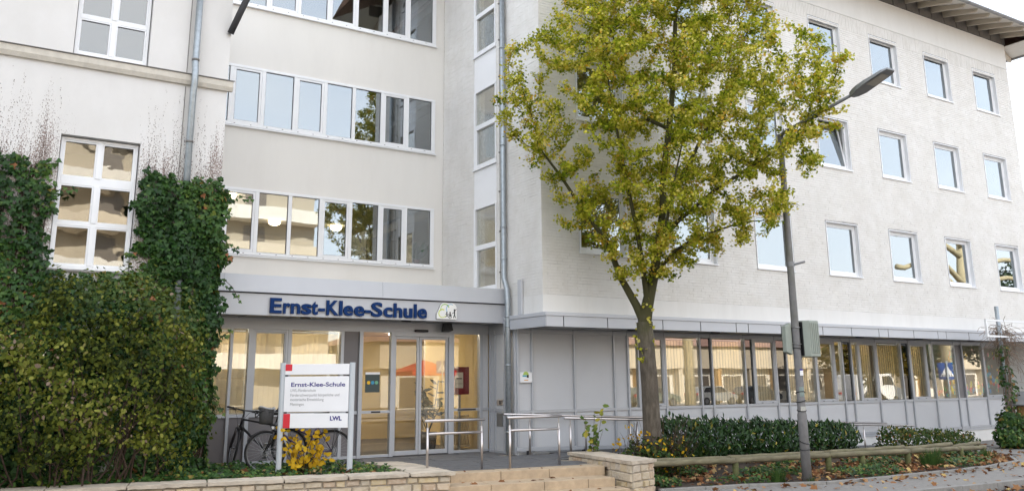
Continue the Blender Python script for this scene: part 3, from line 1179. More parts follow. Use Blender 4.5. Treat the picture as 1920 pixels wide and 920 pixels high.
# gable-side soffit: boarded, hip end
for i in range(13):
    x = W1 + .012 + i * .1
    MB().box(x, x + .09, 13.08, 22, 12.86, 12.885).build('soffit_slat', M_soffwhite, roof_o)
MB().box(W1 + .012, RX1 - .055, 13.05, 13.075, 12.85, 13.0).build('eaves_board', M_soffwhite, roof_o)
MB().hexa([(W1 + .01, 14.30, 12.76), (W1 + .01, 14.40, 12.76), (RX1 - .08, 14.78, 12.72), (RX1 - .08, 14.68, 12.72), (W1 + .01, 14.30, 12.855), (W1 + .01, 14.40, 12.855), (RX1 - .08, 14.78, 12.855), (RX1 - .08, 14.68, 12.855)]).build('hip_rafter', M_timber, roof_o)
mb = MB()
mb.box(RX1 - .05, RX1 + .02, 13.0, 26, 12.80, 13.04)
mb.build('barge_board', M_gutter, roof_o)
gp = [(.065 * math.cos(t), .065 * math.sin(t)) for t in np.linspace(math.pi, 2 * math.pi, 9)]
gp2 = [(.055 * math.cos(t), .055 * math.sin(t)) for t in np.linspace(2 * math.pi, math.pi, 9)]
x = RX0
while x < RX1:
    e = min(x + 1.0, RX1)
    MB().prism([(u, v) for u, v in gp + gp2], lambda u, v, d: (d, 12.965 + u, 12.985 + v), x + .004, e - .004).build('gutter', M_gutter, roof_o)
    e2 = e
    mb = MB()
    mb.tube([(e2 - .012, 12.965 + .07 * math.cos(t), 12.985 + .07 * math.sin(t)) for t in np.linspace(math.pi, 2 * math.pi, 9)], .007, 5)
    mb.build('gutter_joint', M_gutter, roof_o)
    x = e

# projecting strip canopy over the ground floor -------------------------
CF = 14.0
cx0 = 9.55
can = MB()
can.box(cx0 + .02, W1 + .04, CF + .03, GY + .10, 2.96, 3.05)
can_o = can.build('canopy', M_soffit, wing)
mb = MB()
mb.box(cx0 - .015, W1 + .05, CF - .02, WY + .01, 3.135, 3.21)
mb.box(cx0 - .015, W0 - .005, WY + .01, GY + .3, 3.135, 3.21)
mb.build('lip', M_fascia, can_o, bevel=.006)
mb = MB()
mb.box(cx0 + .01, W1 + .03, CF + .012, CF + .03, 2.94, 3.134)
mb.box(cx0 + .012, cx0 + .03, CF + .03, GY + .3, 2.94, 3.134)
mb.build('fascia_back', M_seam, can_o)
seams = [cx0, 9.98]
while seams[-1] < W1 - .5:
    k3 = (len(seams) - 2) % 3
    seams.append(seams[-1] + (1.11, 1.11, .395)[k3])
seams[-1] = W1 + .04
for a, c in zip(seams[:-1], seams[1:]):
    MB().box(a + .012, c - .012, CF, CF + .011, 2.925, 3.133).build('fascia_panel', M_fascia, can_o)
MB().box(cx0, cx0 + .011, CF + .012, GY + .3, 2.925, 3.133).build('fascia_panel', M_fascia, can_o)
for x in seams[1:]:
    MB().box(x - .004, x + .004, CF + .04, GY - .05, 2.952, 2.959).build('soffit_joint', M_seam, can_o)
for x in (12.2, 14.7, 17.4, 20.0, 22.6, 25.2):
    MB().tube([(x, 14.55, 2.93), (x, 14.55, 2.96)], .11, 16).build('soffit_lamp', M_seam, can_o)

# ground-floor glazing -------------------------------------------------
MUL = [9.70, 10.06, 11.16, 12.26, 12.66, 13.77, 14.89, 15.27, 16.40, 17.52, 17.93, 19.04, 20.16, 20.55, 21.66, 22.79, 23.19, 24.33, 25.46, 25.87, 27.0, 28.1, 28.72]
TYP = 'P P P P ns g d g ds d g sn d ns g d sn g p g s P'.split()
gl = MB()
gl.box(9.68, W1, GY - .02, GY + .06, 2.862, 2.955)
gl.box(9.68, W1, GY - .02, GY + .06, 1.226, 1.284)
gl.box(9.68, W1, GY - .02, GY + .06, .405, .455)
glz = gl.build('glazing_rail', M_alu, wing)
for x in MUL:
    MB().box(x - .026, x + .026, GY - .035, GY + .07, .40, 2.958).build('mullion', M_alu, glz, bevel=.003)
def sash_at(a, c, parent, zlo, zhi, gy, g):
    s = MB().frame(a, c, zlo, zhi, gy - .028, gy + .05, .045).build('sash', M_alu, parent, bevel=.003)
    MB().frame(a + .047, c - .047, zlo + .047, zhi - .047, gy - .018, gy + .03, .022).build('sash_bead', M_alu, s)
    pane('pane', a + .069, c - .069, gy + .01, zlo + .069, zhi - .069, g, s)
    mb = MB()
    for t in (.25, .75):
        mb.box(a + (c - a) * t - .03, a + (c - a) * t + .03, gy - .034, gy - .028, zlo + .01, zlo + .025)
    mb.build('drain_cap', M_seam, s)
def slats(a, c, z0, z1, y, parent, tilt=.5):
    bp_ = MB().box(a, c, y - .02, y + .02, z1 - .03, z1).build('blind', M_white, parent)
    x = a + .05
    while x < c - .03:
        t = tilt + random.gauss(0, .05)
        MB().obox((x, y, (z0 + z1 - .04) / 2), (math.cos(t), math.sin(t), 0), (-math.sin(t), math.cos(t), 0), (0, 0, 1), .058, .0012, (z1 - z0 - .05) / 2).build('slat', M_blind, bp_)
        x += .098
GT, GB = 2.862, 1.284
for (a, c), t in zip(zip(MUL[:-1], MUL[1:]), TYP):
    a2, c2 = a + .027, c - .027
    MB().box(a2, c2, GY + .012, GY + .03, .457, 1.224).build('panel', M_panel, glz)
    if t == 'P':
        MB().box(a2, c2, GY + .012, GY + .03, GB + .002, GT - .002).build('panel', M_panel, glz)
    elif t == 'p':
        MB().box(a2, c2, GY + .012, GY + .03, GB + .002, GT - .002).build('panel', M_darkpanel, glz)
    elif t == 'g':
        pane('pane', a2, c2, GY + .01, GB, GT, G_low, glz)
    elif t == 'd':
        pane('pane', a2, c2, GY + .01, GB, GT, G_dark, glz)
        MB().box(a2, c2, GY + .05, GY + .06, GB, GT).build('back_panel', M_darkpanel, glz)
    else:
        n1, n2 = (a + .30, c) if t in ('ns', 'ds') else ((a, c - .33) if t == 'sn' else (a, c))
        sash_at(n1 + .027, n2 - .027, glz, GB + .002, GT - .002, GY, G_low)
        if t == 's':
            continue
        q0, q1 = (a2, n1 - .0) if t in ('ns', 'ds') else (n2 + .0, c2)
        xm = n1 if t in ('ns', 'ds') else n2
        MB().box(xm - .02, xm + .022, GY - .03, GY + .06, GB + .002, GT - .002).build('mullion', M_alu, glz)
        if t == 'ds':
            pane('pane', q0, xm - .021, GY + .01, GB, GT, G_dark, glz)
            MB().box(q0, xm - .021, GY + .05, GY + .06, GB, GT).build('back_panel', M_darkpanel, glz)
        elif t == 'ns':
            pane('pane', q0, xm - .021, GY + .01, GB, GT, G_low, glz)
        else:
            pane('pane', xm + .023, q1, GY + .01, GB, GT, G_low, glz)
for a, c in ((12.7, 13.0), (13.8, 14.86), (15.3, 16.37), (16.75, 17.48), (17.97, 19.0), (20.6, 21.6), (21.7, 22.75), (23.3, 24.0)):
    slats(a, c, 1.3, 2.84, GY + .14, glz, .30)
# bottom of the facade where the ramp drops away
MB().box(9.68, W1, GY - .01, GY + .08, .33, .40).build('base_rail', M_alu, wing)
MB().box(9.68, W1, GY + .015, GY + .12, -.1, .33).build('plinth', M_band, wing)
# rooms behind
mb = MB()
mb.box(9.75, W1 - .31, GY + .13, 20, .30, .40)
mb.build('ground_floor', M_in_dark, wing)
MB().box(9.9, W1 - .31, 20, 20.1, .4, 3.2).build('partition', M_in_wall, wing)
for x in (13.2, 15.6, 18.2, 20.8, 23.2):  # glowing panels added to brighten the blinds from inside
    MB().box(x, x + 1.2, 16.1, 16.3, 3.01, 3.055).build('panel_lamp', M_tubeglow, wing)
for z in (6.05, 8.96, 11.9):  # glowing discs added in the stairwell to lighten its windows
    MB().tube([(10.9, 16.7, z), (10.9, 16.7, z + .08)], [.14, .18], 18).build('stair_fill_glow', M_warmglow, wing, smooth=True)
MB().box(9.70, W1 - .31, GY + .11, 20, 3.06, 3.20).build('room_ceiling', M_ceil, wing)
# coloured paper children's work on the last panes
pcols = [(.75, .1, .1), (.05, .45, .55), (.8, .5, .05), (.1, .3, .6), (.75, .7, .1), (.15, .5, .2), (.8, .3, .4), (.6, .25, .05)]
pm = [mat('paper_%d' % i, c_, .8, .1, 8) for i, c_ in enumerate(pcols)]
for (a, c, zlo, zhi, nn) in ((25.95, 26.95, 1.30, 1.78, 26), (25.1, 25.42, 1.30, 2.7, 12), (27.1, 27.95, 1.4, 2.7, 30), (24.45, 25.05, 1.3, 1.6, 8)):
    for i in range(nn):
        x, z = random.uniform(a, c - .08), random.uniform(zlo, zhi - .1)
        s1, s2 = random.uniform(.05, .13), random.uniform(.06, .15)
        MB().box(x, x + s1, GY + .03 + i * .0006, GY + .0304 + i * .0006, z, z + s2).build('paper_cutout', random.choice(pm), glz)
for (x, z, w_, h_, mi) in ((10.75, 4.68, .55, .22, 0), (10.8, 4.92, .5, .16, 3), (13.5, 4.66, .8, .30, 0)):
    MB().box(x, x + w_, WY + .17, WY + .175, z, z + h_).build('window_picture', pm[mi], wing)

# downpipe at the inner corner -----------------------------------------
px, py = W0 - .085, 15.40
mb = MB()
mb.tube([(px, py + .20, 12.9), (px, py + .20, 4.05), (px, py + .14, 3.92), (px - .03, py + .03, 3.78), (px - .03, py, 3.5), (px - .03, py, .42)], .058, 14)
dp = mb.build('downpipe', M_zinc, wing, smooth=True)
for z, yy, xx in ((11.5, .2, 0), (9.3, .2, 0), (7.0, .2, 0), (5.15, .2, 0), (4.45, .2, 0)):
    MB().tube([(px + xx, py + yy, z - .02), (px + xx, py + yy, z + .02)], .066, 14).build('pipe_clamp', M_zinc, dp, smooth=True)
for z in (3.0, 3.2, 2.2, 1.18, .86):
    MB().tube([(px - .03, py, z - .018), (px - .03, py, z + .018)], .066, 14).build('pipe_clamp', M_zinc, dp, smooth=True)
MB().box(W0 - .06, W0 - .01, 14.95, 15.10, 3.22, 3.95).build('cable_box', M_panel, wing, bevel=.01)

# ================================================================== entrance block
EY, EG, EF = 18.65, 16.40, 15.60
ent = thing('entrance_block', 'cream rendered entrance block with long window bands and a grey canopy over the doors', 'building', (6.5, 19, 0))
BANDS = [(4.605, 6.07), (7.485, 8.895), (10.355, 11.79)]
eops = [(3.40, 9.405, a, c) for a, c in BANDS]
mb = MB()
mb.wall(fY(EY), 2.2, W0 + .007, 3.5, 12.6, eops, .3)
mb.build('wall', M_render, ent)
MB().box(2.2, 14, 27, 27.3, 0, 12.6).build('rear_wall', M_render, ent)
MB().box(2.0, 2.2, 18.6, 27.3, 0, 12.6).build('rear_wall', M_render, ent)
MB().box(1.9, 9.63, 18.4, 27.5, 12.62, 12.8).build('roof', M_zincdark, ent)
edges = [3.40, 3.60, 4.32, 5.04, 5.78, 6.505, 7.22, 7.96, 8.63, 9.405]
SASH = [{2, 5, 7}, {2, 4, 7}, {1, 3, 5, 7}]
for bi, (z0, z1) in enumerate(BANDS):
    f = MB()
    f.box(3.40, 9.405, EY - .03, EY + .07, z0, z0 + .07)
    f.box(3.40, 9.405, EY - .03, EY + .07, z1 - .06, z1)
    wb = f.build('window_band', M_white, ent, bevel=.004)
    for i, x in enumerate(edges):
        hw = .042 if 0 < i < len(edges) - 1 else .05
        xc = min(max(x, 3.45), 9.355)
        MB().box(xc - hw, xc + hw, EY - .028, EY + .068, z0 + .071, z1 - .061).build('mullion', M_white, wb, bevel=.004)
    for i, (a, c) in enumerate(zip(edges[:-1], edges[1:])):
        a2, c2 = a + .043, c - .043
        if i == len(edges) - 2:
            c2 = 9.304
        zl, zh = z0 + .072, z1 - .062
        if i in SASH[bi] or i == 0:
            MB().frame(a2 + .001, c2 - .001, zl, zh, EY - .02, EY + .05, .05).build('sash', M_white, wb, bevel=.004)
            pane('pane', a2 + .051, c2 - .051, EY + .012, zl + .051, zh - .051, G_band, wb)
            mb = MB()
            mb.frame(a2 + .051, c2 - .051, zl + .051, zh - .051, EY + .002, EY + .011, .009)
            mb.build('gasket', M_seam, wb)
        else:
            pane('pane', a2, c2, EY + .012, zl, zh, G_band, wb)
            mb = MB()
            mb.frame(a2 + .001, c2 - .001, zl, zh, EY + .002, EY + .011, .009)
            mb.build('gasket', M_seam, wb)
    MB().hexa([(3.38, EY - .075, z0 - .045), (9.42, EY - .075, z0 - .045), (9.42, EY + .02, z0 - .03), (3.38, EY + .02, z0 - .03),
               (3.38, EY - .075, z0 - .022), (9.42, EY - .075, z0 - .022), (9.42, EY + .02, z0 - .004), (3.38, EY + .02, z0 - .004)]).build('sill', M_white, wb)
    mb = MB()
    for a in np.arange(3.7, 9.3, .36):
        mb.box(a, a + .03, EY - .034, EY - .029, z0 + .03, z0 + .04)
    mb.build('drain_cap', M_seam, wb)['kind'] = 'stuff'
mb = MB()
for z in (3.28, 6.32, 9.22, 12.1):
    mb.box(2.25, W0 - .01, EY + .31, 26.9, z, z + .22)
mb.build('floor_slab', M_ceil, ent)
mb = MB()
for z in (3.52, 6.56, 9.46):
    mb.box(2.25, 9.6, 25.2, 25.3, z, z + 2.7)
mb.build('partition', M_in_wall, ent)
for (lx, ly) in ((4.85, 20.42), (6.81, 23.29), (8.59, 23.26), (3.3, 22.6)):
    lo = MB()
    lo.tube([(lx, ly, 6.17), (lx, ly, 6.20), (lx, ly, 6.25), (lx, ly, 6.29)], [.08, .14, .165, .165], 20)
    lo.build('ceiling_lamp', M_warmglow, ent, smooth=True)
# plants and paper on the inner sill of the lowest band
SILL_Z = 4.69

# canopy over the doors -------------------------------------------------
ca = MB()
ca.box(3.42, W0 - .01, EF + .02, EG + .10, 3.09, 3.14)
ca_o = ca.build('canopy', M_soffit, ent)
MB().box(3.42, W0 - .012, EF + .03, EY - .01, 3.62, 3.70).build('canopy_roof', M_band, ca_o)
MB().box(3.42, W0 - .02, EF, EF + .018, 3.075, 3.462).build('fascia_panel', M_fascia, ca_o, bevel=.004)
MB().box(3.43, W0 - .022, EF + .022, EF + .04, 3.40, 3.70).build('fascia_back', M_seam, ca_o)
for a, c in ((3.42, 3.70), (3.704, 6.75), (6.754, W0 - .02)):
    MB().hexa([(a, EF - .055, 3.485), (c, EF - .055, 3.485), (c, EF + .02, 3.485), (a, EF + .02, 3.485), (a, EF - .02, 3.80), (c, EF - .02, 3.80), (c, EF + .04, 3.80), (a, EF + .04, 3.80)]).build('fascia_panel', M_fascia, ca_o)
for x in (4.2, 5.1, 6.0, 6.9, 7.8, 8.7):
    MB().box(x - .004, x + .004, EF + .03, EG - .02, 3.083, 3.089).build('soffit_joint', M_seam, ca_o)
for x in (5.35, 7.45):
    MB().tube([(x, 15.95, 3.07), (x, 15.95, 3.088)], .10, 18).build('soffit_lamp', M_seam, ca_o)

# glazed entrance screen ---------------------------------------------------
M_lowpanel = mat('brown_grey_panel', (.145, .135, .14), .4, .06, 1.3, spec=.5)
es = MB()
es.box(3.3, W0, EG - .02, EG + .07, 2.875, 3.088)
es.box(3.3, 6.62, EG - .02, EG + .07, 1.262, 1.322)
es.box(3.3, 7.32, EG - .02, EG + .07, .425, .475)
es.box(8.78, W0, EG - .02, EG + .07, .425, .475)
es.box(6.71, 7.32, EG - .02, EG + .06, 1.272, 1.322)
es.box(8.79, W0, EG - .02, EG + .06, 1.272, 1.322)
scr = es.build('entrance_screen', M_alu, ent)
for x, hw in ((3.35, .03), (4.108, .027), (4.455, .035), (5.205, .035), (6.27, .033), (6.67, .039), (7.36, .039), (8.72, .062), (9.45, .036)):
    MB().box(x - hw, x + hw, EG - .035, EG + .08, .42, 2.874).build('mullion', M_alu, scr, bevel=.003)
ZL, ZH = 1.323, 2.874
for a, c in ((3.385, 4.08), (4.136, 4.419), (5.241, 6.236)):
    pane('pane', a, c, EG + .02, ZL, ZH, G_low, scr)
sash_at(4.491, 5.169, scr, ZL + .002, ZH - .002, EG, G_low)
for a, c in ((3.385, 4.08), (4.136, 4.419), (4.491, 5.169), (5.241, 6.236), (6.304, 6.63)):
    MB().box(a, c, EG + .015, EG + .03, .476, 1.261).build('panel', M_lowpanel, scr)
MB().box(6.304, 6.63, EG + .015, EG + .03, 1.324, ZH).build('panel', M_lowpanel, scr)
for a, c in ((6.71, 7.32), (8.783, 9.413)):
    pane('pane', a, c, EG + .02, ZL, ZH, G_door, scr)
    pane('pane', a, c, EG + .02, .476, 1.271, G_door, scr)
    mb = MB()
    mb.box((a + c) / 2 - (.10 if c < 8 else .22), (a + c) / 2 + (.10 if c < 8 else .22), EG - .023, EG - .0205, 1.28, 1.312)
    mb.build('door_label', M_black, scr)
for z0, z1 in ((.476, 1.271), (ZL, ZH)):
    MB().box(9.487, 9.64, EG + .005, EG + .03, z0, z1).build('panel', M_panel, scr)
# the two leaves of the sliding door
MB().box(7.40, 8.66, EG - .03, EG + .09, 2.80, 2.874).build('door_track', M_alu, scr, bevel=.003)
for a, c in ((7.402, 7.978), (7.986, 8.655)):
    d_ = MB().frame(a, c, .435, 2.798, EG + .01, EG + .06, .052, .085).build('sliding_door', M_alu, ent, bevel=.003)
    pane('pane', a + .052, c - .052, EG + .03, .52, 2.746, G_door, d_)
MB().box(7.38, 8.68, EG - .02, EG + .10, .412, .426).build('threshold', M_seam, scr)
MB().box(7.84, 8.14, EG - .095, EG - .022, 2.895, 2.945).build('door_sensor', M_black, ent, bevel=.015)
MB().hexa([(8.40, 16.10, 2.93), (8.62, 16.10, 2.93), (8.60, 16.28, 2.90), (8.42, 16.28, 2.90), (8.43, 16.12, 3.085), (8.59, 16.12, 3.085), (8.58, 16.26, 3.085), (8.44, 16.26, 3.085)]).build('door_camera', M_black, ent, bevel=.01)
# side return of the screen towards the wing
sr = MB()
sr.box(W0 - .01, W0 + .05, GY, EG - .035, 2.87, 3.088)
sr.box(W0 - .01, W0 + .05, GY, EG - .035, 1.25, 1.31)
sr.box(W0 - .01, W0 + .05, GY, EG - .035, .41, .46)
sr_o = sr.build('side_screen', M_alu, wing)
for y in (EG - .06, 16.13, 15.74, GY + .03):
    MB().box(W0 - .018, W0 + .06, y - .022, y + .022, .415, 2.95).build('mullion', M_alu, sr_o, bevel=.003)
for a, c in ((16.153, EG - .083), (15.763, 16.107), (GY + .053, 15.717)):
    for z0, z1 in ((.461, 1.249), (1.311, 2.869)):
        MB().box(W0 + .012, W0 + .03, a, c, z0, z1).build('panel', M_panel, sr_o)
ic = MB().box(W0 - .004, W0 + .012, 15.82, 16.05, 1.38, 1.50).build('intercom', M_inox, sr_o, bevel=.003)
mb = MB()
mb.box(W0 - .008, W0 - .0045, 15.90, 15.94, 1.40, 1.48)
mb.box(W0 - .008, W0 - .0045, 15.85, 15.88, 1.42, 1.44)
mb.box(W0 - .008, W0 - .0045, 15.85, 15.88, 1.45, 1.47)
mb.build('call_button', M_seam, ic)
MB().box(W0 - .004, W0 + .012, 15.82, 16.06, .95, 1.22).build('letter_flap', mat('flap_metal', (.22, .22, .22), .4, .1, 5, metal=.5), sr_o, bevel=.004)

# lobby and office behind the screen ----------------------------------------
MB().box(2.3, 14, EG + .10, 24, .36, .418).build('ground_floor', M_in_dark, ent)
MB().box(2.3, 14, EG + .11, 24, 3.10, 3.25).build('room_ceiling', M_ceil, ent)
MB().box(6.66, 14, 22.0, 22.1, .42, 3.1).build('lobby_wall', M_in_yellow, ent)
MB().box(9.70, 9.78, EG + .12, 19.6, .42, 3.09).build('lobby_wall', M_in_yellow, ent)
MB().box(6.56, 6.65, EG + .12, 22.0, .42, 3.09).build('lobby_wall', M_in_wall, ent)
MB().box(2.4, 6.55, 20.5, 20.6, .42, 3.09).build('office_wall', M_in_wall, ent)
slats(3.42, 4.40, 1.34, 2.86, EG + .16, scr, .25)
slats(4.50, 5.16, 1.34, 2.86, EG + .16, scr, .25)
slats(5.25, 6.23, 1.34, 2.86, EG + .16, scr, .25)
for (a, c, y0, y1) in ((3.5, 4.7, 17.0, 17.15), (5.2, 6.2, 17.0, 17.15), (3.5, 4.7, 18.6, 18.75), (5.2, 6.2, 18.6, 18.75), (7.05, 7.75, 18.0, 18.3), (8.2, 8.8, 18.3, 18.6), (7.3, 8.0, 20.0, 20.3), (9.0, 9.5, 20.0, 20.3)):  # lobby and office lamps, with extra office panels added to light the blinds
    MB().box(a, c, y0, y1, 3.05, 3.096).build('panel_lamp', M_tubeglow, ent)
MB().box(7.0, 9.3, 16.75, 17.9, .42, .43).build('door_mat', M_black, ent)

# ================================================================== old house
OY = 14.90
old = thing('old_house', 'white rendered older house with ivy-stained wall, tall white windows and a stone cornice', 'building', (-4, 16, 0))
oops = [(.87, 2.05, 3.62, 5.785), (.91, 2.06, 7.15, 9.3), (.87, 2.05, .75, 2.55), (-2.6, -1.4, 3.62, 5.785), (-2.6, -1.4, 7.15, 9.3)]
mb = MB()
mb.wall(fY(OY), -14, 3.39, -.1, 9.6, oops, .35)
mb.box(3.04, 3.392, OY + .352, 18.6, -.1, 9.6)
mb.box(-14, 3.03, 22, 22.3, -.1, 9.6)
mb.build('wall', M_old, old)
mb = MB()
for z in (.2, 2.95, 6.35, 9.32):
    mb.box(-13.9, 3.03, OY + .36, 21.9, z, z + .25)
mb.build('floor_slab', M_in_wall, old)
MB().box(-13.9, 3.03, 18.5, 18.6, .4, 9.3).build('partition', M_in_wall, old)
rf = MB()
rf.hexa([(-14.6, 14.4, 9.62), (3.6, 14.4, 9.62), (3.6, 22.6, 9.62), (-14.6, 22.6, 9.62), (-13, 18.4, 10.3), (3.0, 18.4, 10.3), (3.0, 18.6, 10.3), (-13, 18.6, 10.3)])
rf.build('roof', M_rooftile, old)
M_corn = mat('cornice_stone', (.64, .60, .53), .9, .12, 6, bump=.3, bscale=60, dirt=.35, dirtcol=(.3, .27, .22), dscale=4)
cr = MB()
cr.prism([(0, 6.93), (-.05, 6.93), (-.085, 7.0), (-.095, 7.10), (0, 7.13)], lambda u, v, d: (d, OY + u, v), -14, 3.47)
co = cr.build('cornice', M_corn, old)
MB().hexa([(-14, OY - .115, 7.105), (3.49, OY - .115, 7.105), (3.49, OY - .001, 7.135), (-14, OY - .001, 7.135), (-14, OY - .115, 7.118), (3.49, OY - .115, 7.118), (3.49, OY - .001, 7.15), (-14, OY - .001, 7.15)]).build('flashing', M_zincdark, co)

def old_window(x0, x1, z0, z1, rows, gm):
    y0, y1 = OY + .10, OY + .18
    w = MB().frame(x0, x1, z0, z1, y0, y1, .045, .07).build('window', M_white, old, bevel=.005)
    xm = (x0 + x1) / 2
    zs = [z0 + .09] + [r for pair in rows for r in pair] + [z1 - .055]
    # uprights and bars
    for zb0, zb1 in rows:
        MB().box(x0 + .046, x1 - .046, y0 + .008, y1 - .012, zb0, zb1).build('glazing_bar', M_white, w, bevel=.004)
    lim = [z0 + .071] + [v for r in rows for v in (r[0] - .001, r[1] + .001)] + [z1 - .046]
    for i in range(0, len(lim), 2):
        a, c = lim[i], lim[i + 1]
        MB().box(xm - .038, xm + .038, y0 - .004, y1 - .01, a, c).build('mullion', M_white, w, bevel=.004)
        for p0, p1 in ((x0 + .046, xm - .039), (xm + .039, x1 - .046)):
            MB().frame(p0, p1, a, c, y0 + .012, y1 - .02, .024).build('sash', M_white, w)
            pane('pane', p0 + .024, p1 - .024, y0 + .04, a + .024, c - .024, gm, w)
    MB().hexa([(x0 - .06, OY - .05, z0 - .05), (x1 + .06, OY - .05, z0 - .05), (x1 + .06, OY + .1, z0 - .03), (x0 - .06, OY + .1, z0 - .03),
               (x0 - .06, OY - .05, z0 - .03), (x1 + .06, OY - .05, z0 - .03), (x1 + .06, OY + .1, z0 - .003), (x0 - .06, OY + .1, z0 - .003)]).build('sill', M_zincdark, w)
    return w
old_window(.885, 2.035, 3.64, 5.77, [(4.335, 4.395), (5.0, 5.125)], G_old)
old_window(.925, 2.045, 7.165, 9.28, [(7.83, 7.89), (8.5, 8.56)], G_old)
old_window(.885, 2.035, .77, 2.54, [(1.7, 1.76)], G_old)
old_window(-2.585, -1.415, 3.64, 5.77, [(4.335, 4.395), (5.0, 5.125)], G_old)
old_window(-2.585, -1.415, 7.165, 9.28, [(7.83, 7.89), (8.5, 8.56)], G_old)
mb = MB()
mb.tube([(2.80, OY - .10, 9.5), (2.80, OY - .10, 7.3), (2.80, OY - .15, 7.18), (2.80, OY - .15, 6.95), (2.80, OY - .10, 6.8), (2.80, OY - .10, .4)], .056, 14)
od = mb.build('downpipe', M_zinc, old, smooth=True)
for z in (9.2, 7.38, 5.9, 3.4, 1.6):
    mb = MB()
    mb.tube([(2.80, OY - .10, z - .018), (2.80, OY - .10, z + .018)], .064, 14)
    mb.tube([(2.80, OY - .05, z), (2.80, OY + .01, z)], .012, 6)
    mb.build('pipe_clamp', M_zincdark, od, smooth=True)
mb = MB()
mb.tube([(2.69, OY - .012, 9.5), (2.685, OY - .012, 7.16)], .006, 6)
mb.tube([(2.685, OY - .012, 6.9), (2.68, OY - .012, 5.3)], .006, 6)
mb.build('lightning_wire', M_zincdark, old)
mb = MB()
mb.tube([(3.37, OY - .04, 8.02), (3.50, OY - .25, 8.45), (3.66, OY - .45, 8.95), (3.70, OY - .5, 9.4)], .058, 12)
mb.build('eaves_pipe', M_seam, old, smooth=True)

# ------------------------------------------------------------------ lettering helper
def text_mesh(txt, bold=0.0, extrude=0.0, shear=0.0):
    cu = bpy.data.curves.new('text', 'FONT')
    cu.body = txt
    cu.offset = bold
    cu.extrude = extrude
    cu.resolution_u = 4
    ob = bpy.data.objects.new('text', cu)
    COL.objects.link(ob)
    dg = bpy.context.evaluated_depsgraph_get()
    me = bpy.data.meshes.new_from_object(ob.evaluated_get(dg))
    bpy.data.objects.remove(ob)
    bpy.data.curves.remove(cu)
    co = np.empty(len(me.vertices) * 3, np.float32)
    me.vertices.foreach_get('co', co)
    return me, co.reshape(-1, 3)

def place_text(name, txt, material, parent, fn, x0, width, z0, cap, bold=0.0, depth=0.0, local=False):
    """fn(u, v, d): u along the line, v up, d out of the surface"""
    me, co = text_mesh(txt, bold, .1 if depth else 0)
    sx = width / (co[:, 0].max() - co[:, 0].min()) if width else cap / .73
    sy = cap / .73
    u = x0 + (co[:, 0] - co[:, 0].min()) * sx
    v = z0 + co[:, 1] * sy
    d = (co[:, 2] / .2 + .5) * depth if depth else np.zeros(len(co))
    P = np.array([fn(a, c, e) for a, c, e in zip(u, v, d)], np.float32)
    me.vertices.foreach_set('co', P.ravel())
    me.update()
    me.materials.clear()
    me.materials.append(material)
    o = bpy.data.objects.new(name, me)
    COL.objects.link(o)
    adopt(o, parent, local)
    return o

# ------------------------------------------------------------------ school name over the doors
M_blue = mat('deep_blue_letter', (.004, .030, .125), .6, .06, 6, spec=.15)
sign = thing('name_sign', 'raised dark blue letters Ernst-Klee-Schule on the grey canopy', 'lettering', (6.1, EF, 3.1))
spans = [(4.548, 4.764), (4.793, 4.923), (4.933, 5.114), (5.134, 5.328), (5.328, 5.452), (5.462, 5.587), (5.618, 5.861), (5.872, 5.936), (5.957, 6.151), (6.173, 6.38),
         (6.391, 6.513), (6.524, 6.758), (6.781, 6.974), (6.997, 7.181), (7.215, 7.402), (7.437, 7.496), (7.52, 7.722)]
for ch, (a, c) in zip('Ernst-Klee-Schule', spans):
    place_text('letter', ch, M_blue, sign, lambda u, v, d: (u, EF - .012 - d, v), a, c - a, 3.128, .275, .028, .035)
mb = MB()
for a, c in spans:
    mb.tube([((a + c) / 2, EF - .013, 3.22), ((a + c) / 2, EF + .004, 3.22)], .008, 6)
mb.build('spacer', M_seam, sign)['kind'] = 'stuff'

# cloud-shaped emblem
logo = thing('emblem_plate', 'white cloud-shaped plate with green and blue rings and small black figures', 'sign', (8.17, EF, 3.1))
lx, lz = 7.945, 3.118
outl = []
def arc(cx, cz, r, a0, a1, n=12):
    return [(cx + r * math.cos(R(t)), cz + r * math.sin(R(t))) for t in np.linspace(a0, a1, n)]
outl += [(.0, .0), (.45, .0), (.455, .14)]
outl += arc(.335, .205, .125, 0, 108)
outl += arc(.185, .215, .118, 62, 172)
outl += [(.03, .15), (.0, .11)]
fl = lambda d0: (lambda u, v, d: (lx + u, EF - d0 - d, lz + v))
MB().prism(outl, fl(.012), 0, .03).build('plate', mat('emblem_white', (.82, .82, .8), .4, .02, 5), logo)
MB().prism([(u * 1.0 - .006, v * 1.0 - .004) for u, v in outl], fl(.004), 0, .008).build('plate_edge', M_seam, logo)
def flat_arc(name, cx, cz, r, a0, a1, w0, w1, m_):
    pts = arc(cx, cz, r, a0, a1, 20)
    mb = MB()
    prev = None
    for i, t in enumerate(np.linspace(a0, a1, 20)):
        w = w0 + (w1 - w0) * i / 19
        p = [(cx + (r - w) * math.cos(R(t)), cz + (r - w) * math.sin(R(t))), (cx + r * math.cos(R(t)), cz + r * math.sin(R(t)))]
        q = [(lx + a, EF - .0435, lz + c) for a, c in p]
        if prev:
            mb.quad(prev[0], prev[1], q[1], q[0])
        prev = q
    mb.build(name, m_, logo)
flat_arc('green_ring', .185, .205, .105, 20, 200, .022, .010, mat('emblem_green', (.25, .52, .06), .5, .03, 5))
flat_arc('lime_ring', .125, .115, .092, 60, 330, .026, .012, mat('emblem_lime', (.58, .68, .10), .5, .03, 5))
flat_arc('blue_ring', .315, .205, .105, 60, 215, .010, .014, mat('emblem_blue', (.05, .38, .66), .5, .03, 5))
mb = MB()
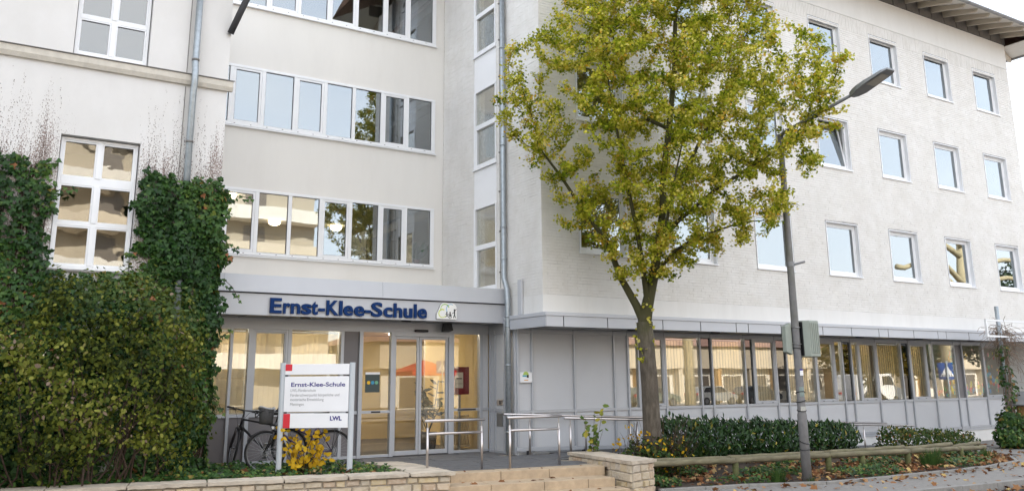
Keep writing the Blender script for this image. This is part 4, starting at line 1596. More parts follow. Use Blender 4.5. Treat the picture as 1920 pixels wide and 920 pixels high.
def stick(a, c, w=.009):
    a, c = Vector((lx + a[0], 0, lz + a[1])), Vector((lx + c[0], 0, lz + c[1]))
    d = (c - a).normalized()
    n = Vector((-d.z, 0, d.x)) * w
    y = Vector((0, EF - .0445, 0))
    mb.quad(a - n + y, c - n + y, c + n + y, a + n + y)
def dot(c, r):
    mb.poly([(lx + x, EF - .0445, lz + z) for x, z in arc(c[0], c[1], r, 0, 330, 10)])
for cx, s in ((.225, .62), (.30, .62)):
    dot((cx, .135), .017)
    stick((cx, .12), (cx + .004, .07), .012)
    stick((cx - .04, .10), (cx + .05, .09), .005)
    stick((cx + .004, .07), (cx - .03, .04), .006)
    stick((cx + .004, .07), (cx + .03, .045), .006)
for t in range(12):
    a0, a1 = R(t * 30), R(t * 30 + 30)
    stick((.30 + .034 * math.cos(a0), .05 + .034 * math.sin(a0)), (.30 + .034 * math.cos(a1), .05 + .034 * math.sin(a1)), .004)
dot((.40, .19), .019)
stick((.40, .17), (.405, .10), .014)
stick((.405, .10), (.375, .03), .009)
stick((.405, .10), (.425, .03), .009)
stick((.40, .15), (.345, .115), .006)
stick((.40, .155), (.445, .215), .006)
mb.build('figure_print', M_black, logo)['kind'] = 'stuff'

# ------------------------------------------------------------------ signboard on two posts
SBX, SBY = 4.855, 13.75
sb = thing('signboard', 'white school signboard with red corner blocks on two light grey posts', 'signboard', (SBX, SBY, .40), R(-31.9))
M_post = mat('powder_grey_post', (.50, .53, .56), .4, .02, 4)
M_board = mat('board_white', (.80, .80, .82), .35, .015, 4, spec=.5)
M_red = mat('board_red', (.62, .02, .035), .4, .03, 4)
M_violet = mat('print_violet', (.035, .025, .20), .5, .02, 4)
M_greyprint = mat('print_grey', (.20, .20, .21), .6, .02, 4)
for s in (-1, 1):
    pts = [(.046 * math.cos(t) * 1.0 + s * .567, .046 * math.sin(t) * .8) for t in np.linspace(0, 2 * math.pi, 15)[:-1]]
    MB().prism(pts, lambda u, v, d: (u, v, d), -.35, 1.79).build('post', M_post, sb, local=True, smooth=False)
f0 = lambda u, v, d: (u, -.036 - d, v)
PX0, PX1 = -.522, .522
for z0, z1 in ((1.60, 1.77), (1.015, 1.572), (.762, .988)):
    MB().box(PX0, PX1, -.034, .02, z0, z1).build('board', M_board, sb, local=True, bevel=.003)
MB().box(PX0 + .004, PX0 + .112, -.0365, -.0345, 1.662, 1.768).build('red_block', M_red, sb, local=True)
MB().box(PX0 + .002, PX0 + .112, -.0365, -.0345, .764, .986).build('red_block', M_red, sb, local=True)
place_text('heading', 'Ernst-Klee-Schule', M_violet, sb, f0, PX0 + .107, .878, 1.412, .068, .022, local=True)
for txt, w, z in (('LWL-Förderschule', .405, 1.331), ('Förderschwerpunkt körperliche und', .79, 1.257), ('motorische Entwicklung', .538, 1.186), ('Mettingen', .222, 1.113)):
    place_text('line_of_text', txt, M_greyprint, sb, f0, PX0 + .104, w, z, .047, -.004, local=True)
place_text('mark', 'LWL', M_violet, sb, f0, PX0 + .755, .19, .879, .066, .045, local=True)
mb = MB()
for z in (1.585, 1.0):
    for s in (-1, 1):
        mb.box(s * .50 - .02, s * .50 + .02, -.02, .01, z - .012, z + .012)
mb.build('bracket', M_seam, sb, local=True)

# ------------------------------------------------------------------ bicycles
M_frameblk = mat('black_frame_paint', (.02, .018, .02), .35, .1, 8, coat=.3)
M_framepur = mat('purple_frame_paint', (.035, .012, .05), .3, .1, 8, coat=.4)
M_tyre = mat('tyre_rubber', (.022, .022, .023), .8, .1, 30)
M_rim = mat('rim_alloy', (.20, .20, .21), .35, .1, 20, metal=.8)
M_steel = mat('chain_steel', (.45, .45, .45), .35, .1, 20, metal=.9)
M_refl = mat('reflector_red', (.5, .02, .02), .25, .05, 9)
M_basket = mat('grey_basket_fabric', (.12, .12, .125), .85, .12, 30)
M_basketrim = mat('light_basket_lining', (.42, .42, .43), .85, .08, 20)

def bike(name, label, loc, heading, lean, steer, fmat, suspension=False, basket=False, rack=False):
    b = thing(name, label, 'bicycle', loc)
    b.rotation_euler = (R(lean), 0, R(heading))
    WB, HR = 1.09, .345
    ht, hb = Vector((.86, 0, .90)), Vector((.925, 0, .71))
    axis = (ht - hb).normalized()
    rot = Matrix.Rotation(R(steer), 3, axis)
    S = lambda p: hb + rot @ (Vector(p) - hb)
    I = lambda p: Vector(p)
    def ring(c, r, rt, T, n=40, m=8):
        mb = MB()
        mb.tube([T((c[0] + r * math.cos(t), 0, c[2] + r * math.sin(t))) for t in np.linspace(0, 2 * math.pi, n + 1)[:-1]], rt, m, closed=True)
        return mb
    def wheel(c, T, disc):
        w = ring(c, HR - .02, .020, T).build('wheel', M_tyre, b, local=True, smooth=True)
        ring(c, HR - .046, .011, T, 40, 6).build('rim', M_rim, w, local=True, smooth=True)
        sp = MB()
        for k2 in range(28):
            t = 2 * math.pi * k2 / 28
            t2 = t + (.42 if k2 % 2 else -.42)
            yy = .028 if k2 % 4 < 2 else -.028
            sp.tube([T((c[0] + .022 * math.cos(t2), yy, c[2] + .022 * math.sin(t2))), T((c[0] + (HR - .05) * math.cos(t), 0, c[2] + (HR - .05) * math.sin(t)))], .0011, 3, caps=False)
        o = sp.build('spokes', M_steel, w, local=True)
        o['kind'] = 'stuff'
        MB().tube([T((c[0], -.05, c[2])), T((c[0], .05, c[2]))], .022, 10).build('hub', M_rim, w, local=True, smooth=True)
        if disc:
            d = MB()
            for rr, rt in ((.078, .006), (.055, .004)):
                d.tube([T((c[0] + rr * math.cos(t), -.052, c[2] + rr * math.sin(t))) for t in np.linspace(0, 2 * math.pi, 25)[:-1]], rt, 4, closed=True)
            for k2 in range(8):
                t = 2 * math.pi * k2 / 8
                d.tube([T((c[0] + .02 * math.cos(t), -.052, c[2] + .02 * math.sin(t))), T((c[0] + .078 * math.cos(t + .4), -.052, c[2] + .078 * math.sin(t + .4)))], .004, 4)
            d.build('disc_rotor', M_steel, w, local=True)
        return w
    rear, front = (0, 0, HR), (WB, 0, HR)
    wheel(rear, I, True)
    wheel(front, S, True)
    bb, sc = Vector((.435, 0, .30)), Vector((.235, 0, .80))
    fr = MB()
    fr.tube([bb, sc], .017, 10)
    fr.tube([bb, hb + (ht - hb) * .1], .023, 10)
    fr.tube([sc + (bb - sc) * (.12 if not rack else .45), hb + (ht - hb) * .72], .018, 10)
    fr.tube([hb, ht], .021, 10)
    for s in (-1, 1):
        fr.tube([bb + Vector((0, s * .03, 0)), (0, s * .062, HR)], .011, 8)
        fr.tube([sc + (bb - sc) * .1 + Vector((0, s * .015, 0)), (0, s * .062, HR)], .009, 8)
    fr.build('frame', fmat, b, local=True, smooth=True)
    fk = MB()
    crown = hb - axis * .03
    for s in (-1, 1):
        up = crown + Vector((0, s * .055, 0))
        lo = Vector((WB, s * .055, HR))
        fk.tube([S(up), S(up.lerp(lo, .5)), S(lo)], [.022 if suspension else .015, .024 if suspension else .014, .018 if suspension else .010], 8)
    fk.tube([S(crown + Vector((0, -.07, 0))), S(crown + Vector((0, .07, 0)))], .02, 8)
    fk.build('fork', M_frameblk, b, local=True, smooth=True)
    st = ht + axis * .05
    hbm = st + Vector((.06, 0, .05))
    h = MB()
    h.tube([S(ht), S(st), S(hbm)], .017, 8)
    h.tube([S(hbm + Vector((-.06, s * .31, .02))) if abs(s) == 1 else S(hbm + Vector((0, s * .31, .01 if s else 0))) for s in (-1, -.4, 0, .4, 1)], .0135, 8)
    ho = h.build('handlebar', M_black, b, local=True, smooth=True)
    for s in (-1, 1):
        MB().tube([S(hbm + Vector((-.06, s * .31, .02))), S(hbm + Vector((-.03, s * .19, .016)))], .018, 10).build('grip', M_tyre, ho, local=True, smooth=True)
        lv = MB()
        lv.tube([S(hbm + Vector((-.02, s * .17, .0))), S(hbm + Vector((.03, s * .2, -.01))), S(hbm + Vector((.025, s * .29, -.03)))], .006, 6)
        lv.obox(S(hbm + Vector((-.01, s * .165, .0))), rot @ Vector((1, 0, 0)), rot @ Vector((0, 1, 0)), rot @ Vector((0, 0, 1)), .02, .025, .018)
        lv.build('brake_lever', M_black, ho, local=True)
        cb = MB()
        cb.tube([S(hbm + Vector((0, s * .16, 0))), S(hbm + Vector((.14, s * .13, -.02))), S(hbm + Vector((.17, s * .06, -.14))), S(crown + Vector((.05, s * .03, .02)))], .0035, 5)
        cb.build('brake_cable', M_black, ho, local=True, smooth=True)
    MB().obox(S(hb + axis * .02 + Vector((.06, 0, .0))), rot @ Vector((1, 0, 0)), rot @ Vector((0, 1, 0)), rot @ Vector((0, 0, 1)), .03, .028, .028).build('front_light', M_steel, ho, local=True, bevel=.01)
    sp_t = sc + (sc - bb).normalized() * .13
    MB().tube([sc, sp_t], .014, 8).build('seat_post', M_black, b, local=True, smooth=True)
    sd = MB()
    pr = [(-.13, .075), (-.10, .085), (-.03, .065), (.04, .028), (.13, .018), (.14, 0)]
    ol = pr + [(x, -y) for x, y in reversed(pr[:-1])]
    sd.prism(ol, lambda u, v, d: (sp_t.x + u, v, sp_t.z + d + (.015 if u < -.05 else 0)), 0, .045)
    sd.build('saddle', M_black, b, local=True, bevel=.012)
    cr = MB()
    cr.tube([(bb.x + .09 * math.cos(t), -.045, bb.z + .09 * math.sin(t)) for t in np.linspace(0, 2 * math.pi, 29)[:-1]], .007, 4, closed=True)
    for a in (-60, 120):
        e = Vector((bb.x + .17 * math.cos(R(a)), 0, bb.z + .17 * math.sin(R(a))))
        y = -.07 if a < 0 else .07
        cr.tube([(bb.x, y * .8, bb.z), (e.x, y, e.z)], .011, 6)
        cr.obox((e.x, y * 1.7, e.z), (1, 0, 0), (0, 1, 0), (0, 0, 1), .045, .045, .010)
    cr.tube([(bb.x, -.07, bb.z), (bb.x, .07, bb.z)], .02, 8)
    for dz in (.085, -.085):
        cr.tube([(bb.x, -.045, bb.z + dz), (0, -.045, HR + dz * .45)], .005, 4)
    cr.build('crankset', M_steel, b, local=True)
    cs = MB()
    for r_, y in ((.05, -.04), (.042, -.034), (.034, -.028)):
        cs.tube([(r_ * math.cos(t), y, HR + r_ * math.sin(t)) for t in np.linspace(0, 2 * math.pi, 21)[:-1]], .004, 4, closed=True)
    cs.obox((.02, -.05, HR - .09), (1, 0, 0), (0, 1, 0), (0, 0, 1), .015, .01, .05)
    cs.build('cassette', M_steel, b, local=True)
    def fender(c, T, a0, a1):
        mb = MB()
        pv = None
        for t in np.linspace(R(a0), R(a1), 22):
            q = [T((c[0] + (HR + .012) * math.cos(t), y, c[2] + (HR + .012) * math.sin(t) + (0 if abs(y) < .02 else -.004))) for y in (-.028, 0, .028)]
            if pv:
                mb.quad(pv[0], pv[1], q[1], q[0])
                mb.quad(pv[1], pv[2], q[2], q[1])
            pv = q
        mb.build('mudguard', M_frameblk, b, local=True, smooth=True)
    fender(rear, I, 20, 190)
    if rack:
        fender(front, S, 30, 150)
        rk = MB()
        for s in (-1, 1):
            rk.tube([(.2, s * .05, .73), (-.28, s * .06, .73)], .006, 6)
            rk.tube([(-.05, s * .06, .73), (0, s * .068, HR)], .005, 6)
            rk.tube([(-.16, s * .06, .73), (0, s * .068, HR)], .005, 6)
        for x in (-.28, -.15, 0, .1):
            rk.tube([(x, -.06, .73), (x, .06, .73)], .005, 6)
        rko = rk.build('luggage_rack', M_frameblk, b, local=True, smooth=True)
        MB().box(-.33, -.285, -.04, .04, .69, .74).build('rear_light', M_refl, rko, local=True, bevel=.006)
    if basket:
        c = hbm + Vector((.20, 0, -.04))
        bk = MB()
        n2 = 20
        for z, rr in ((-.155, .135), (.10, .155)):
            for k2 in range(n2):
                t = 2 * math.pi * k2 / n2
                bk.v.append(tuple(S(c + Vector((rr * .8 * math.cos(t), rr * 1.05 * math.sin(t), z)))))
        bk.f = [(i, (i + 1) % n2, n2 + (i + 1) % n2, n2 + i) for i in range(n2)] + [tuple(reversed(range(n2)))]
        bo = bk.build('basket', M_basket, b, local=True, smooth=True)
        rm = MB()
        rm.tube([S(c + Vector((.157 * .8 * math.cos(t), .157 * 1.05 * math.sin(t), .095 + .02 * math.sin(t * 2)))) for t in np.linspace(0, 2 * math.pi, 25)[:-1]], .016, 6, closed=True)
        rm.build('basket_rim', M_basketrim, bo, local=True, smooth=True)
        hd = MB()
        hd.tube([S(c + Vector((0, .165, .05))), S(c + Vector((.16, .12, .0))), S(c + Vector((.18, 0, -.04))), S(c + Vector((.16, -.12, .0))), S(c + Vector((0, -.165, .05)))], .010, 6)
        hd.build('basket_handle', M_black, bo, local=True, smooth=True)
    ks_ = MB()
    ks_.tube([(.12, .06, HR - .02), (.08, .19, .01)], .008, 6)
    ks_.build('kickstand', M_steel, b, local=True)
    return b

bike('city_bicycle', 'purple bicycle with grey handlebar basket and rear rack behind the signboard', (5.36, 14.34, .405), 158.5, 4, -8, M_framepur, basket=True, rack=True)
bike('trekking_bicycle', 'black bicycle with suspension fork and turned front wheel leaning at the glazed front', (4.98, 15.36, .415), 137, -9, -55, M_frameblk, suspension=True)

# ------------------------------------------------------------------ steel handrails
def rail(name, label, x0, x1, y, zt_, zl, group=None):
    t = thing(name, label, 'handrail', ((x0 + x1) / 2, y, .42), 0, group)
    MB().tube([(x0 - .03, y, zt_), (x1 + .03, y, zt_)], .0225, 12).build('top_rail', M_inox, t, smooth=True)
    MB().tube([(x0 + .02, y, zl), (x1 - .02, y, zl)], .0215, 12).build('lower_rail', M_inox, t, smooth=True)
    for x in (x0 + .02, x1 - .03):
        MB().tube([(x, y, .40), (x, y, 1.13)], .0215, 12).build('post', M_inox, t, smooth=True)
        MB().tube([(x, y, 1.12), (x, y, zt_)], .007, 8).build('pin', M_inox, t)
    return t
rail('handrail', 'steel handrail in front of the sliding doors, behind the planter wall', 6.52, 7.60, 13.10, 1.237, 1.03, 'steel handrails at the steps')
rail('handrail', 'steel handrail at the top of the steps near the downpipe', 8.01, 9.09, 12.93, 1.255, 1.04, 'steel handrails at the steps')
def ramp_rail(label, x0, x1, y, z0, step, first, low=None):
    t = thing('ramp_handrail', label, 'handrail', (x0, y, .4))
    zz = lambda x: z0 - .0452 * (x - x0)
    MB().tube([(x0, y, zz(x0)), (x1, y, zz(x1))], .0225, 12).build('top_rail', M_inox, t, smooth=True)
    if low:
        MB().tube([(x0 + .1, y, zz(x0) - low), (x1, y, zz(x1) - low)], .0215, 12).build('lower_rail', M_inox, t, smooth=True)
    x = x0 + first
    while x < x1:
        MB().tube([(x, y, zz(x) - .80), (x, y, zz(x) - .12)], .0215, 12).build('post', M_inox, t, smooth=True)
        MB().tube([(x, y, zz(x) - .13), (x, y, zz(x))], .007, 8).build('pin', M_inox, t)
        x += step
ramp_rail('long steel handrail along the grey panels of the wing, sloping down with the ramp', 9.25, 21.6, 15.12, 1.227, 1.42, .62)
ramp_rail('sloping steel ramp handrail on the hedge side of the ramp', 9.98, 21.2, 14.05, 1.164, 1.50, .14)
kb = thing('kick_rail', 'flat grey guard bar low along the wing panels beside the downpipe', 'guard rail', (10.8, 15.15, .45))
MB().hexa([(9.56, 15.14, .50), (13.5, 15.14, .40), (13.5, 15.17, .40), (9.56, 15.17, .50), (9.56, 15.14, .57), (13.5, 15.14, .47), (13.5, 15.17, .47), (9.56, 15.17, .57)]).build('bar', M_alu, kb)
for x in (9.9, 11.3, 12.7):
    MB().box(x - .03, x + .03, 15.17, 15.25, .40, .52).build('bracket', M_seam, kb)

# ------------------------------------------------------------------ plaque on the wing
pl = thing('wall_plaque', 'small white plaque with a coloured arch print on the grey panel by the downpipe', 'plaque', (9.88, GY, 1.95))
MB().box(9.73, 10.025, GY - .052, GY - .04, 1.848, 2.055).build('plate', M_board, pl, bevel=.003)
mb = MB()
mb.box(9.79, 9.89, GY - .0545, GY - .0525, 1.965, 1.995)
mb.build('teal_print', mat('teal_print', (.02, .33, .45), .5), pl)
mb = MB()
mb.prism(arc(9.875, 2.0, .07, 0, 180, 12), lambda u, v, d: (u, GY - .0525 - d, v), 0, .002)
mb.build('green_print', mat('lime_print', (.42, .55, .12), .5), pl)
MB().box(9.895, 9.945, GY - .0545, GY - .0525, 1.945, 2.0).build('dark_print', M_black, pl)
MB().box(9.83, 9.93, GY - .0545, GY - .0525, 1.885, 1.905).build('orange_print', mat('orange_print', (.75, .42, .15), .5), pl)
mb = MB()
for x in (9.745, 10.01):
    for z in (1.863, 2.04):
        mb.tube([(x, GY - .056, z), (x, GY - .04, z)], .006, 8)
mb.build('screw', M_inox, pl)

# ------------------------------------------------------------------ street lamp with cabinet
LX, LY = 13.226, 11.01
M_pole = mat('weathered_pole', (.19, .185, .185), .7, .18, 14, metal=.2, dirt=.75, dirtcol=(.125, .135, .07), dscale=1.4, stretch=(1, 1, .5), bump=.15, bscale=50)
M_lamphead = mat('lamp_housing', (.21, .215, .22), .45, .06, 8, metal=.3)
sl2 = thing('street_lamp', 'tall grey street lamp with a flat head reaching out above the tree', 'street lamp', (LX, LY, 0))
MB().tube([(LX, LY, 0), (LX, LY, 1.22), (LX, LY, 1.26), (LX, LY, 2.8), (LX, LY, 4.0), (LX, LY, 6.62)], [.088, .087, .076, .072, .066, .054], 18).build('post', M_pole, sl2, smooth=True)
MB().tube([(LX, LY, 6.58), (LX - .02, LY - .14, 6.63), (LX - .07, LY - .56, 6.69), (LX - .15, LY - 1.83, 6.888)], [.04, .036, .032, .03], 12).build('arm', M_lamphead, sl2, smooth=True)
hd = MB()
h0, h1 = Vector((LX - .15, LY - 1.79, 6.88)), Vector((LX - .18, LY - 2.58, 7.085))
ax = (h1 - h0).normalized()
sx = Vector((1, 0, 0)) - ax * ax.x
sx.normalize()
uz = sx.cross(ax)
if uz.z < 0:
    uz = -uz
prof = [(0, .05, .045, .05), (.10, .10, .06, .06), (.22, .15, .055, .055), (.40, .165, .04, .05), (.78, .15, .03, .035), (.88, .11, .02, .025)]
vs = []
for (t, hw, dn, up_) in prof:
    c = h0 + ax * t
    vs += [c - sx * hw - uz * dn, c + sx * hw - uz * dn, c + sx * hw * .8 + uz * up_, c - sx * hw * .8 + uz * up_]
hd.v = [tuple(v) for v in vs]
for i in range(len(prof) - 1):
    for k2 in range(4):
        q = (k2 + 1) % 4
        hd.f.append((i * 4 + k2, i * 4 + q, i * 4 + 4 + q, i * 4 + 4 + k2))
hd.f += [(3, 2, 1, 0), tuple(len(vs) - 4 + i for i in range(4))]
ho = hd.build('lamp_head', M_lamphead, sl2, bevel=.012)
lg = MB()
c0, c1 = h0 + ax * .42 - uz * .047, h0 + ax * .76 - uz * .039
lg.quad(c0 - sx * .12, c1 - sx * .11, c1 + sx * .11, c0 + sx * .12)
lg.build('lamp_glass', mat('lamp_lens', (.42, .39, .34), .25, .08, 14), ho)
for z in (1.46, 1.30, 1.62, 2.42):
    MB().tube([(LX + .078 * math.cos(t), LY + .083 * math.sin(t), z + .02 * math.cos(t + z * 9)) for t in np.linspace(0, 2 * math.pi, 25)[:-1]], .009, 5, closed=True).build('cable_tie', M_black, sl2)
MB().tube([(LX + .090 * math.cos(t), LY + .090 * math.sin(t), .74 + .04 * math.sin(t)) for t in np.linspace(0, 2 * math.pi, 25)[:-1]], .009, 5, closed=True).build('cable_tie', M_black, sl2)
MB().tube([(LX + .090 * math.cos(t), LY + .090 * math.sin(t), .62 + .03 * math.sin(t + 1)) for t in np.linspace(0, 2 * math.pi, 25)[:-1]], .009, 5, closed=True).build('cable_tie', M_black, sl2)
cbl = MB()
cbl.tube([(LX + .07 * math.cos(t) + .012, LY - .07, 2.45 - i * .12) for i, t in enumerate((1.6, 1.4, 1.1, 1.3, 1.7, 1.5))], .005, 5)
cbl.build('loose_wire', M_seam, sl2)
def sticker(z0, z1, a0, a1, m_, name='sticker'):
    mb = MB()
    pv = None
    for t in np.linspace(R(a0), R(a1), 8):
        q = [(LX + .0815 * math.cos(t), LY + .0815 * math.sin(t), z) for z in (z0, z1)]
        if pv:
            mb.quad(pv[0], q[0], q[1], pv[1])
        pv = q
    mb.build(name, m_, sl2)
sticker(1.93, 2.02, -125, -55, M_board)
sticker(2.02, 2.05, -125, -55, M_violet)
sticker(1.55, 1.72, -150, -80, mat('faded_sticker', (.22, .27, .25), .7, .2, 20))
sticker(1.28, 1.37, -150, -70, mat('paper_sticker', (.45, .44, .40), .8, .2, 30))
mb = MB()
mb.tube([(LX, LY, 3.98), (LX, LY, 4.07)], .075, 16)
mb.tube([(LX + .06, LY - .04, 4.02), (LX + .30, LY - .10, 4.08)], .022, 8)
mb.build('flag_bracket', M_lamphead, sl2)
M_cab = mat('grey_green_cabinet', (.30, .33, .29), .55, .06, 6, dirt=.25, dirtcol=(.2, .2, .17), dscale=4)
cb = thing('switch_cabinet', 'grey-green ribbed switch cabinet strapped to the lamp post', 'cabinet', (LX + .25, LY, 2.4))
mb = MB()
mb.prism([(LX + .10, LY - .10), (LX + .16, LY - .20), (LX + .42, LY - .20), (LX + .50, LY - .13), (LX + .50, LY + .16), (LX + .10, LY + .16)], lambda u, v, d: (u, v, d), 2.27, 2.95)
cbo = mb.build('housing', M_cab, cb, bevel=.02)
for i in range(5):
    x = LX + .185 + i * .052
    MB().box(x - .012, x + .012, LY - .213, LY - .195, 2.34, 2.90).build('rib', M_cab, cb, bevel=.005)
mb = MB().prism([(LX - .25, 2.36), (LX - .085, 2.31), (LX - .085, 2.91), (LX - .25, 2.84)], lambda u, v, d: (u, LY + .02 + d, v), 0, .10)
mb.build('side_box', M_cab, cb, bevel=.012)
MB().box(LX - .09, LX + .11, LY + .09, LY + .14, 2.4, 2.85).build('back_plate', M_seam, cb)
MB().box(LX + .085, LX + .10, LY - .09, LY + .15, 2.30, 2.92).build('gasket', M_black, cb)
for z in (2.52, 2.83):
    MB().tube([(LX + .088 * math.cos(t), LY + .088 * math.sin(t), z + .015 * math.sin(t)) for t in np.linspace(0, 2 * math.pi, 25)[:-1]], .007, 5, closed=True).build('strap', M_steel, cb)

# ------------------------------------------------------------------ low log rail along the bed
M_log = mat('weathered_log', (.165, .145, .092), .9, .35, 9, bump=.9, bscale=26, dirt=.75, dirtcol=(.10, .11, .045), dscale=3.0, stretch=(.35, 1, 1))
M_logpost = mat('mossy_post', (.10, .105, .04), .9, .3, 9, bump=.7, bscale=26, dirt=.6, dirtcol=(.06, .055, .035), dscale=4)
lf = thing('log_rail', 'low weathered round-timber rail on short posts along the planting bed', 'fence', (15.5, 12.6, 0))
LP = [(10.36, 12.30), (12.3, 11.90), (14.6, 11.58), (17.1, 11.50), (19.2, 11.72), (20.85, 12.03)]
def logz(x):
    return .395 - .030 * max(0, x - 16)
for (a, c) in zip(LP[:-1], LP[1:]):
    n2 = 9
    pts = [(a[0] + (c[0] - a[0]) * i / n2 + .006, a[1] + (c[1] - a[1]) * i / n2 + random.gauss(0, .006), logz(a[0]) + (logz(c[0]) - logz(a[0])) * i / n2 + random.gauss(0, .004)) for i in range(n2 + 1)]
    MB().tube(pts, [.053 + random.gauss(0, .003) for _ in pts], 14).build('log', M_log, lf, smooth=True)
for (a, c) in zip(LP[:-1], LP[1:]):
    pts = [(a[0] + (c[0] - a[0]) * i / 9, a[1] + (c[1] - a[1]) * i / 9 + .13 + random.gauss(0, .006), logz(a[0]) + .035 + random.gauss(0, .004)) for i in range(10)]
    MB().tube(pts, [.047 + random.gauss(0, .003) for _ in pts], 12).build('log', M_log, lf, smooth=True)
for (x, y) in ((10.5, 12.28), (12.35, 11.91), (14.6, 11.60), (15.6, 11.57), (17.05, 11.52), (18.3, 11.63), (19.4, 11.76), (20.75, 12.02)):
    MB().tube([(x, y, -.05), (x, y, logz(x) + .01)], .06, 12).build('post', M_logpost, lf, smooth=True)

# ------------------------------------------------------------------ right-hand corner: pole, white frame, insect house
pf = thing('sign_frame', 'empty white tube frame on a steel pole among the climbing plant', 'frame', (24.3, 13.2, 0))
MB().tube([(24.3, 13.2, 0), (24.3, 13.2, 3.82)], .055, 14).build('pole', M_zinc, pf, smooth=True)
MB().tube([(27.4, 13.1, 0), (27.4, 13.1, 3.5)], .045, 12).build('pole', M_white, pf, smooth=True)
for z in (2.97, 3.40):
    MB().box(23.36, 27.4, 12.98, 13.03, z - .025, z + .025).build('crossbar', M_white, pf)
MB().box(23.30, 23.358, 12.98, 13.03, 2.945, 3.425).build('upright', M_white, pf)
ih = thing('insect_house', 'small wooden insect house with a grey pitched roof beside the climbing plant', 'insect house', (24.75, 12.9, 0))
M_wood = mat('oiled_wood', (.34, .19, .075), .7, .2, 6, bump=.3, bscale=30, stretch=(1, 1, .3))
M_reed = mat('reed_filling', (.33, .24, .14), .9, .3, 40, bump=.8, bscale=60)
ix0, ix1, iy0, iy1 = 24.38, 25.15, 12.78, 13.05
for x in (ix0, ix1 - .04):
    MB().box(x, x + .04, iy0, iy1, .35, 1.16).build('side_board', M_wood, ih, bevel=.004)
for z in (.35, .62, .90):
    MB().box(ix0 + .041, ix1 - .041, iy0 + .01, iy1, z, z + .03).build('shelf', M_wood, ih)
MB().box(ix0 + .041, ix1 - .041, iy1 - .03, iy1 - .005, .381, 1.16).build('back_board', M_wood, ih)
for x in (ix0 + .02, ix1 - .06):
    MB().box(x, x + .045, iy0 + .1, iy0 + .145, -.05, .35).build('leg', M_wood, ih)
for (a, c) in ((.382, .618), (.652, .898), (.932, 1.12)):
    for x in (ix0 + .05, ix0 + .40):
        MB().box(x, x + .31, iy0 + .04, iy1 - .032, a, c - .005).build('filling', M_reed, ih)
xm = (ix0 + ix1) / 2
for s in (-1, 1):
    e = xm + s * .52
    MB().hexa([(xm, iy0 - .1, 1.46), (e, iy0 - .1, 1.12), (e, iy1 + .08, 1.12), (xm, iy1 + .08, 1.46), (xm, iy0 - .1, 1.50), (e + s * .02, iy0 - .1, 1.155), (e + s * .02, iy1 + .08, 1.155), (xm, iy1 + .08, 1.50)]).build('roof_board', M_gutter, ih)
mb = MB()
mb.prism([(ix0, 1.16), (ix1, 1.16), (xm, 1.43)], lambda u, v, d: (u, iy0 + .02 + d, v), 0, .02)
mb.build('gable_board', M_wood, ih)

# ------------------------------------------------------------------ things inside the lobby
rbd = thing('notice_case', 'dark red notice case with a paper on the lobby wall behind the right-hand door pane', 'notice board', (9.4, 17.2, 1.6))
MB().box(9.16, 9.56, 17.10, 17.16, 1.60, 2.20).build('case', mat('case_red', (.25, .012, .025), .4, .08, 5), rbd, bevel=.01)
MB().box(9.20, 9.40, 17.092, 17.098, 1.74, 2.08).build('paper', M_board, rbd)
mb = MB()
mb.box(9.23, 9.37, 17.088, 17.0915, 1.93, 1.96)
mb.box(9.22, 9.38, 17.088, 17.0915, 1.83, 1.84)
mb.build('print', M_greyprint, rbd)
MB().box(9.34, 9.38, 17.165, 17.22, .42, 1.6).build('stand', M_alu, rbd)
rd = thing('radiator', 'cream ribbed radiator behind the lower right-hand door pane', 'radiator', (9.2, 17.3, .45))
for i in range(13):
    MB().box(8.95 + i * .055, 8.99 + i * .055, 17.25, 17.32, .52, 1.16).build('rib', M_blind, rd, bevel=.012)
MB().box(8.93, 9.68, 17.26, 17.31, .47, .515).build('foot_rail', M_blind, rd)
po = thing('door_poster', 'dark poster with three coloured dots stuck on the left-hand door pane', 'poster', (6.95, EG, 1.7))
MB().box(6.79, 7.10, EG + .010, EG + .014, 1.68, 2.03).build('sheet', mat('poster_slate', (.05, .07, .07), .5), po)
MB().box(6.79, 7.10, EG + .010, EG + .014, 2.031, 2.075).build('header', M_board, po)
for i, c_ in enumerate(((.75, .45, .02), (.05, .3, .5), (.15, .4, .25))):
    mb = MB()
    mb.tube([(6.86 + i * .085, EG + .0065, 1.87), (6.86 + i * .085, EG + .0095, 1.87)], .036, 16)
    mb.build('dot', mat('poster_dot_%d' % i, c_, .5), po)
M_pot = mat('dark_pot', (.06, .05, .045), .5, .1, 5)
hp = thing('potted_plant', 'tall rubber plant in a dark pot behind the sliding door', 'plant', (8.75, 17.5, .42))
MB().tube([(8.75, 17.5, .42), (8.75, 17.5, .5), (8.75, 17.5, .80)], [.15, .17, .20], 18).build('pot', M_pot, hp, smooth=True)
stp = MB()
HPp, HPn, HPu = [], [], []
for i in range(5):
    a = i * 1.26
    tip = Vector((8.75 + .30 * math.cos(a), 17.5 + .3 * math.sin(a), 1.35 + .14 * i))
    stp.tube([(8.75, 17.5, .78), ((8.75 + tip.x) / 2, (17.5 + tip.y) / 2, 1.1), tip], .012, 6)
    for k2 in range(9):
        p = Vector((8.75, 17.5, .9)).lerp(tip, .35 + .08 * k2)
        HPp.append(p)
        th = random.uniform(0, 6.28)
        HPu.append((math.cos(th), math.sin(th), .3))
        HPn.append((math.cos(th) * -.4, math.sin(th) * -.4 - .5, .8))
stp.build('stem', mat('plant_stem', (.10, .09, .04), .8), hp)
M_rubber = leafmat('rubber_leaf', [(0, (.015, .035, .02)), (1, (.03, .06, .03))], .3, .1)
leaves('foliage', HPp, HPn, HPu, .22, OVAL, M_rubber, hp)
sp2 = thing('sill_plant', 'spiky pot plant on the inner sill of the lowest window band', 'plant', (9.08, 18.95, 4.70))
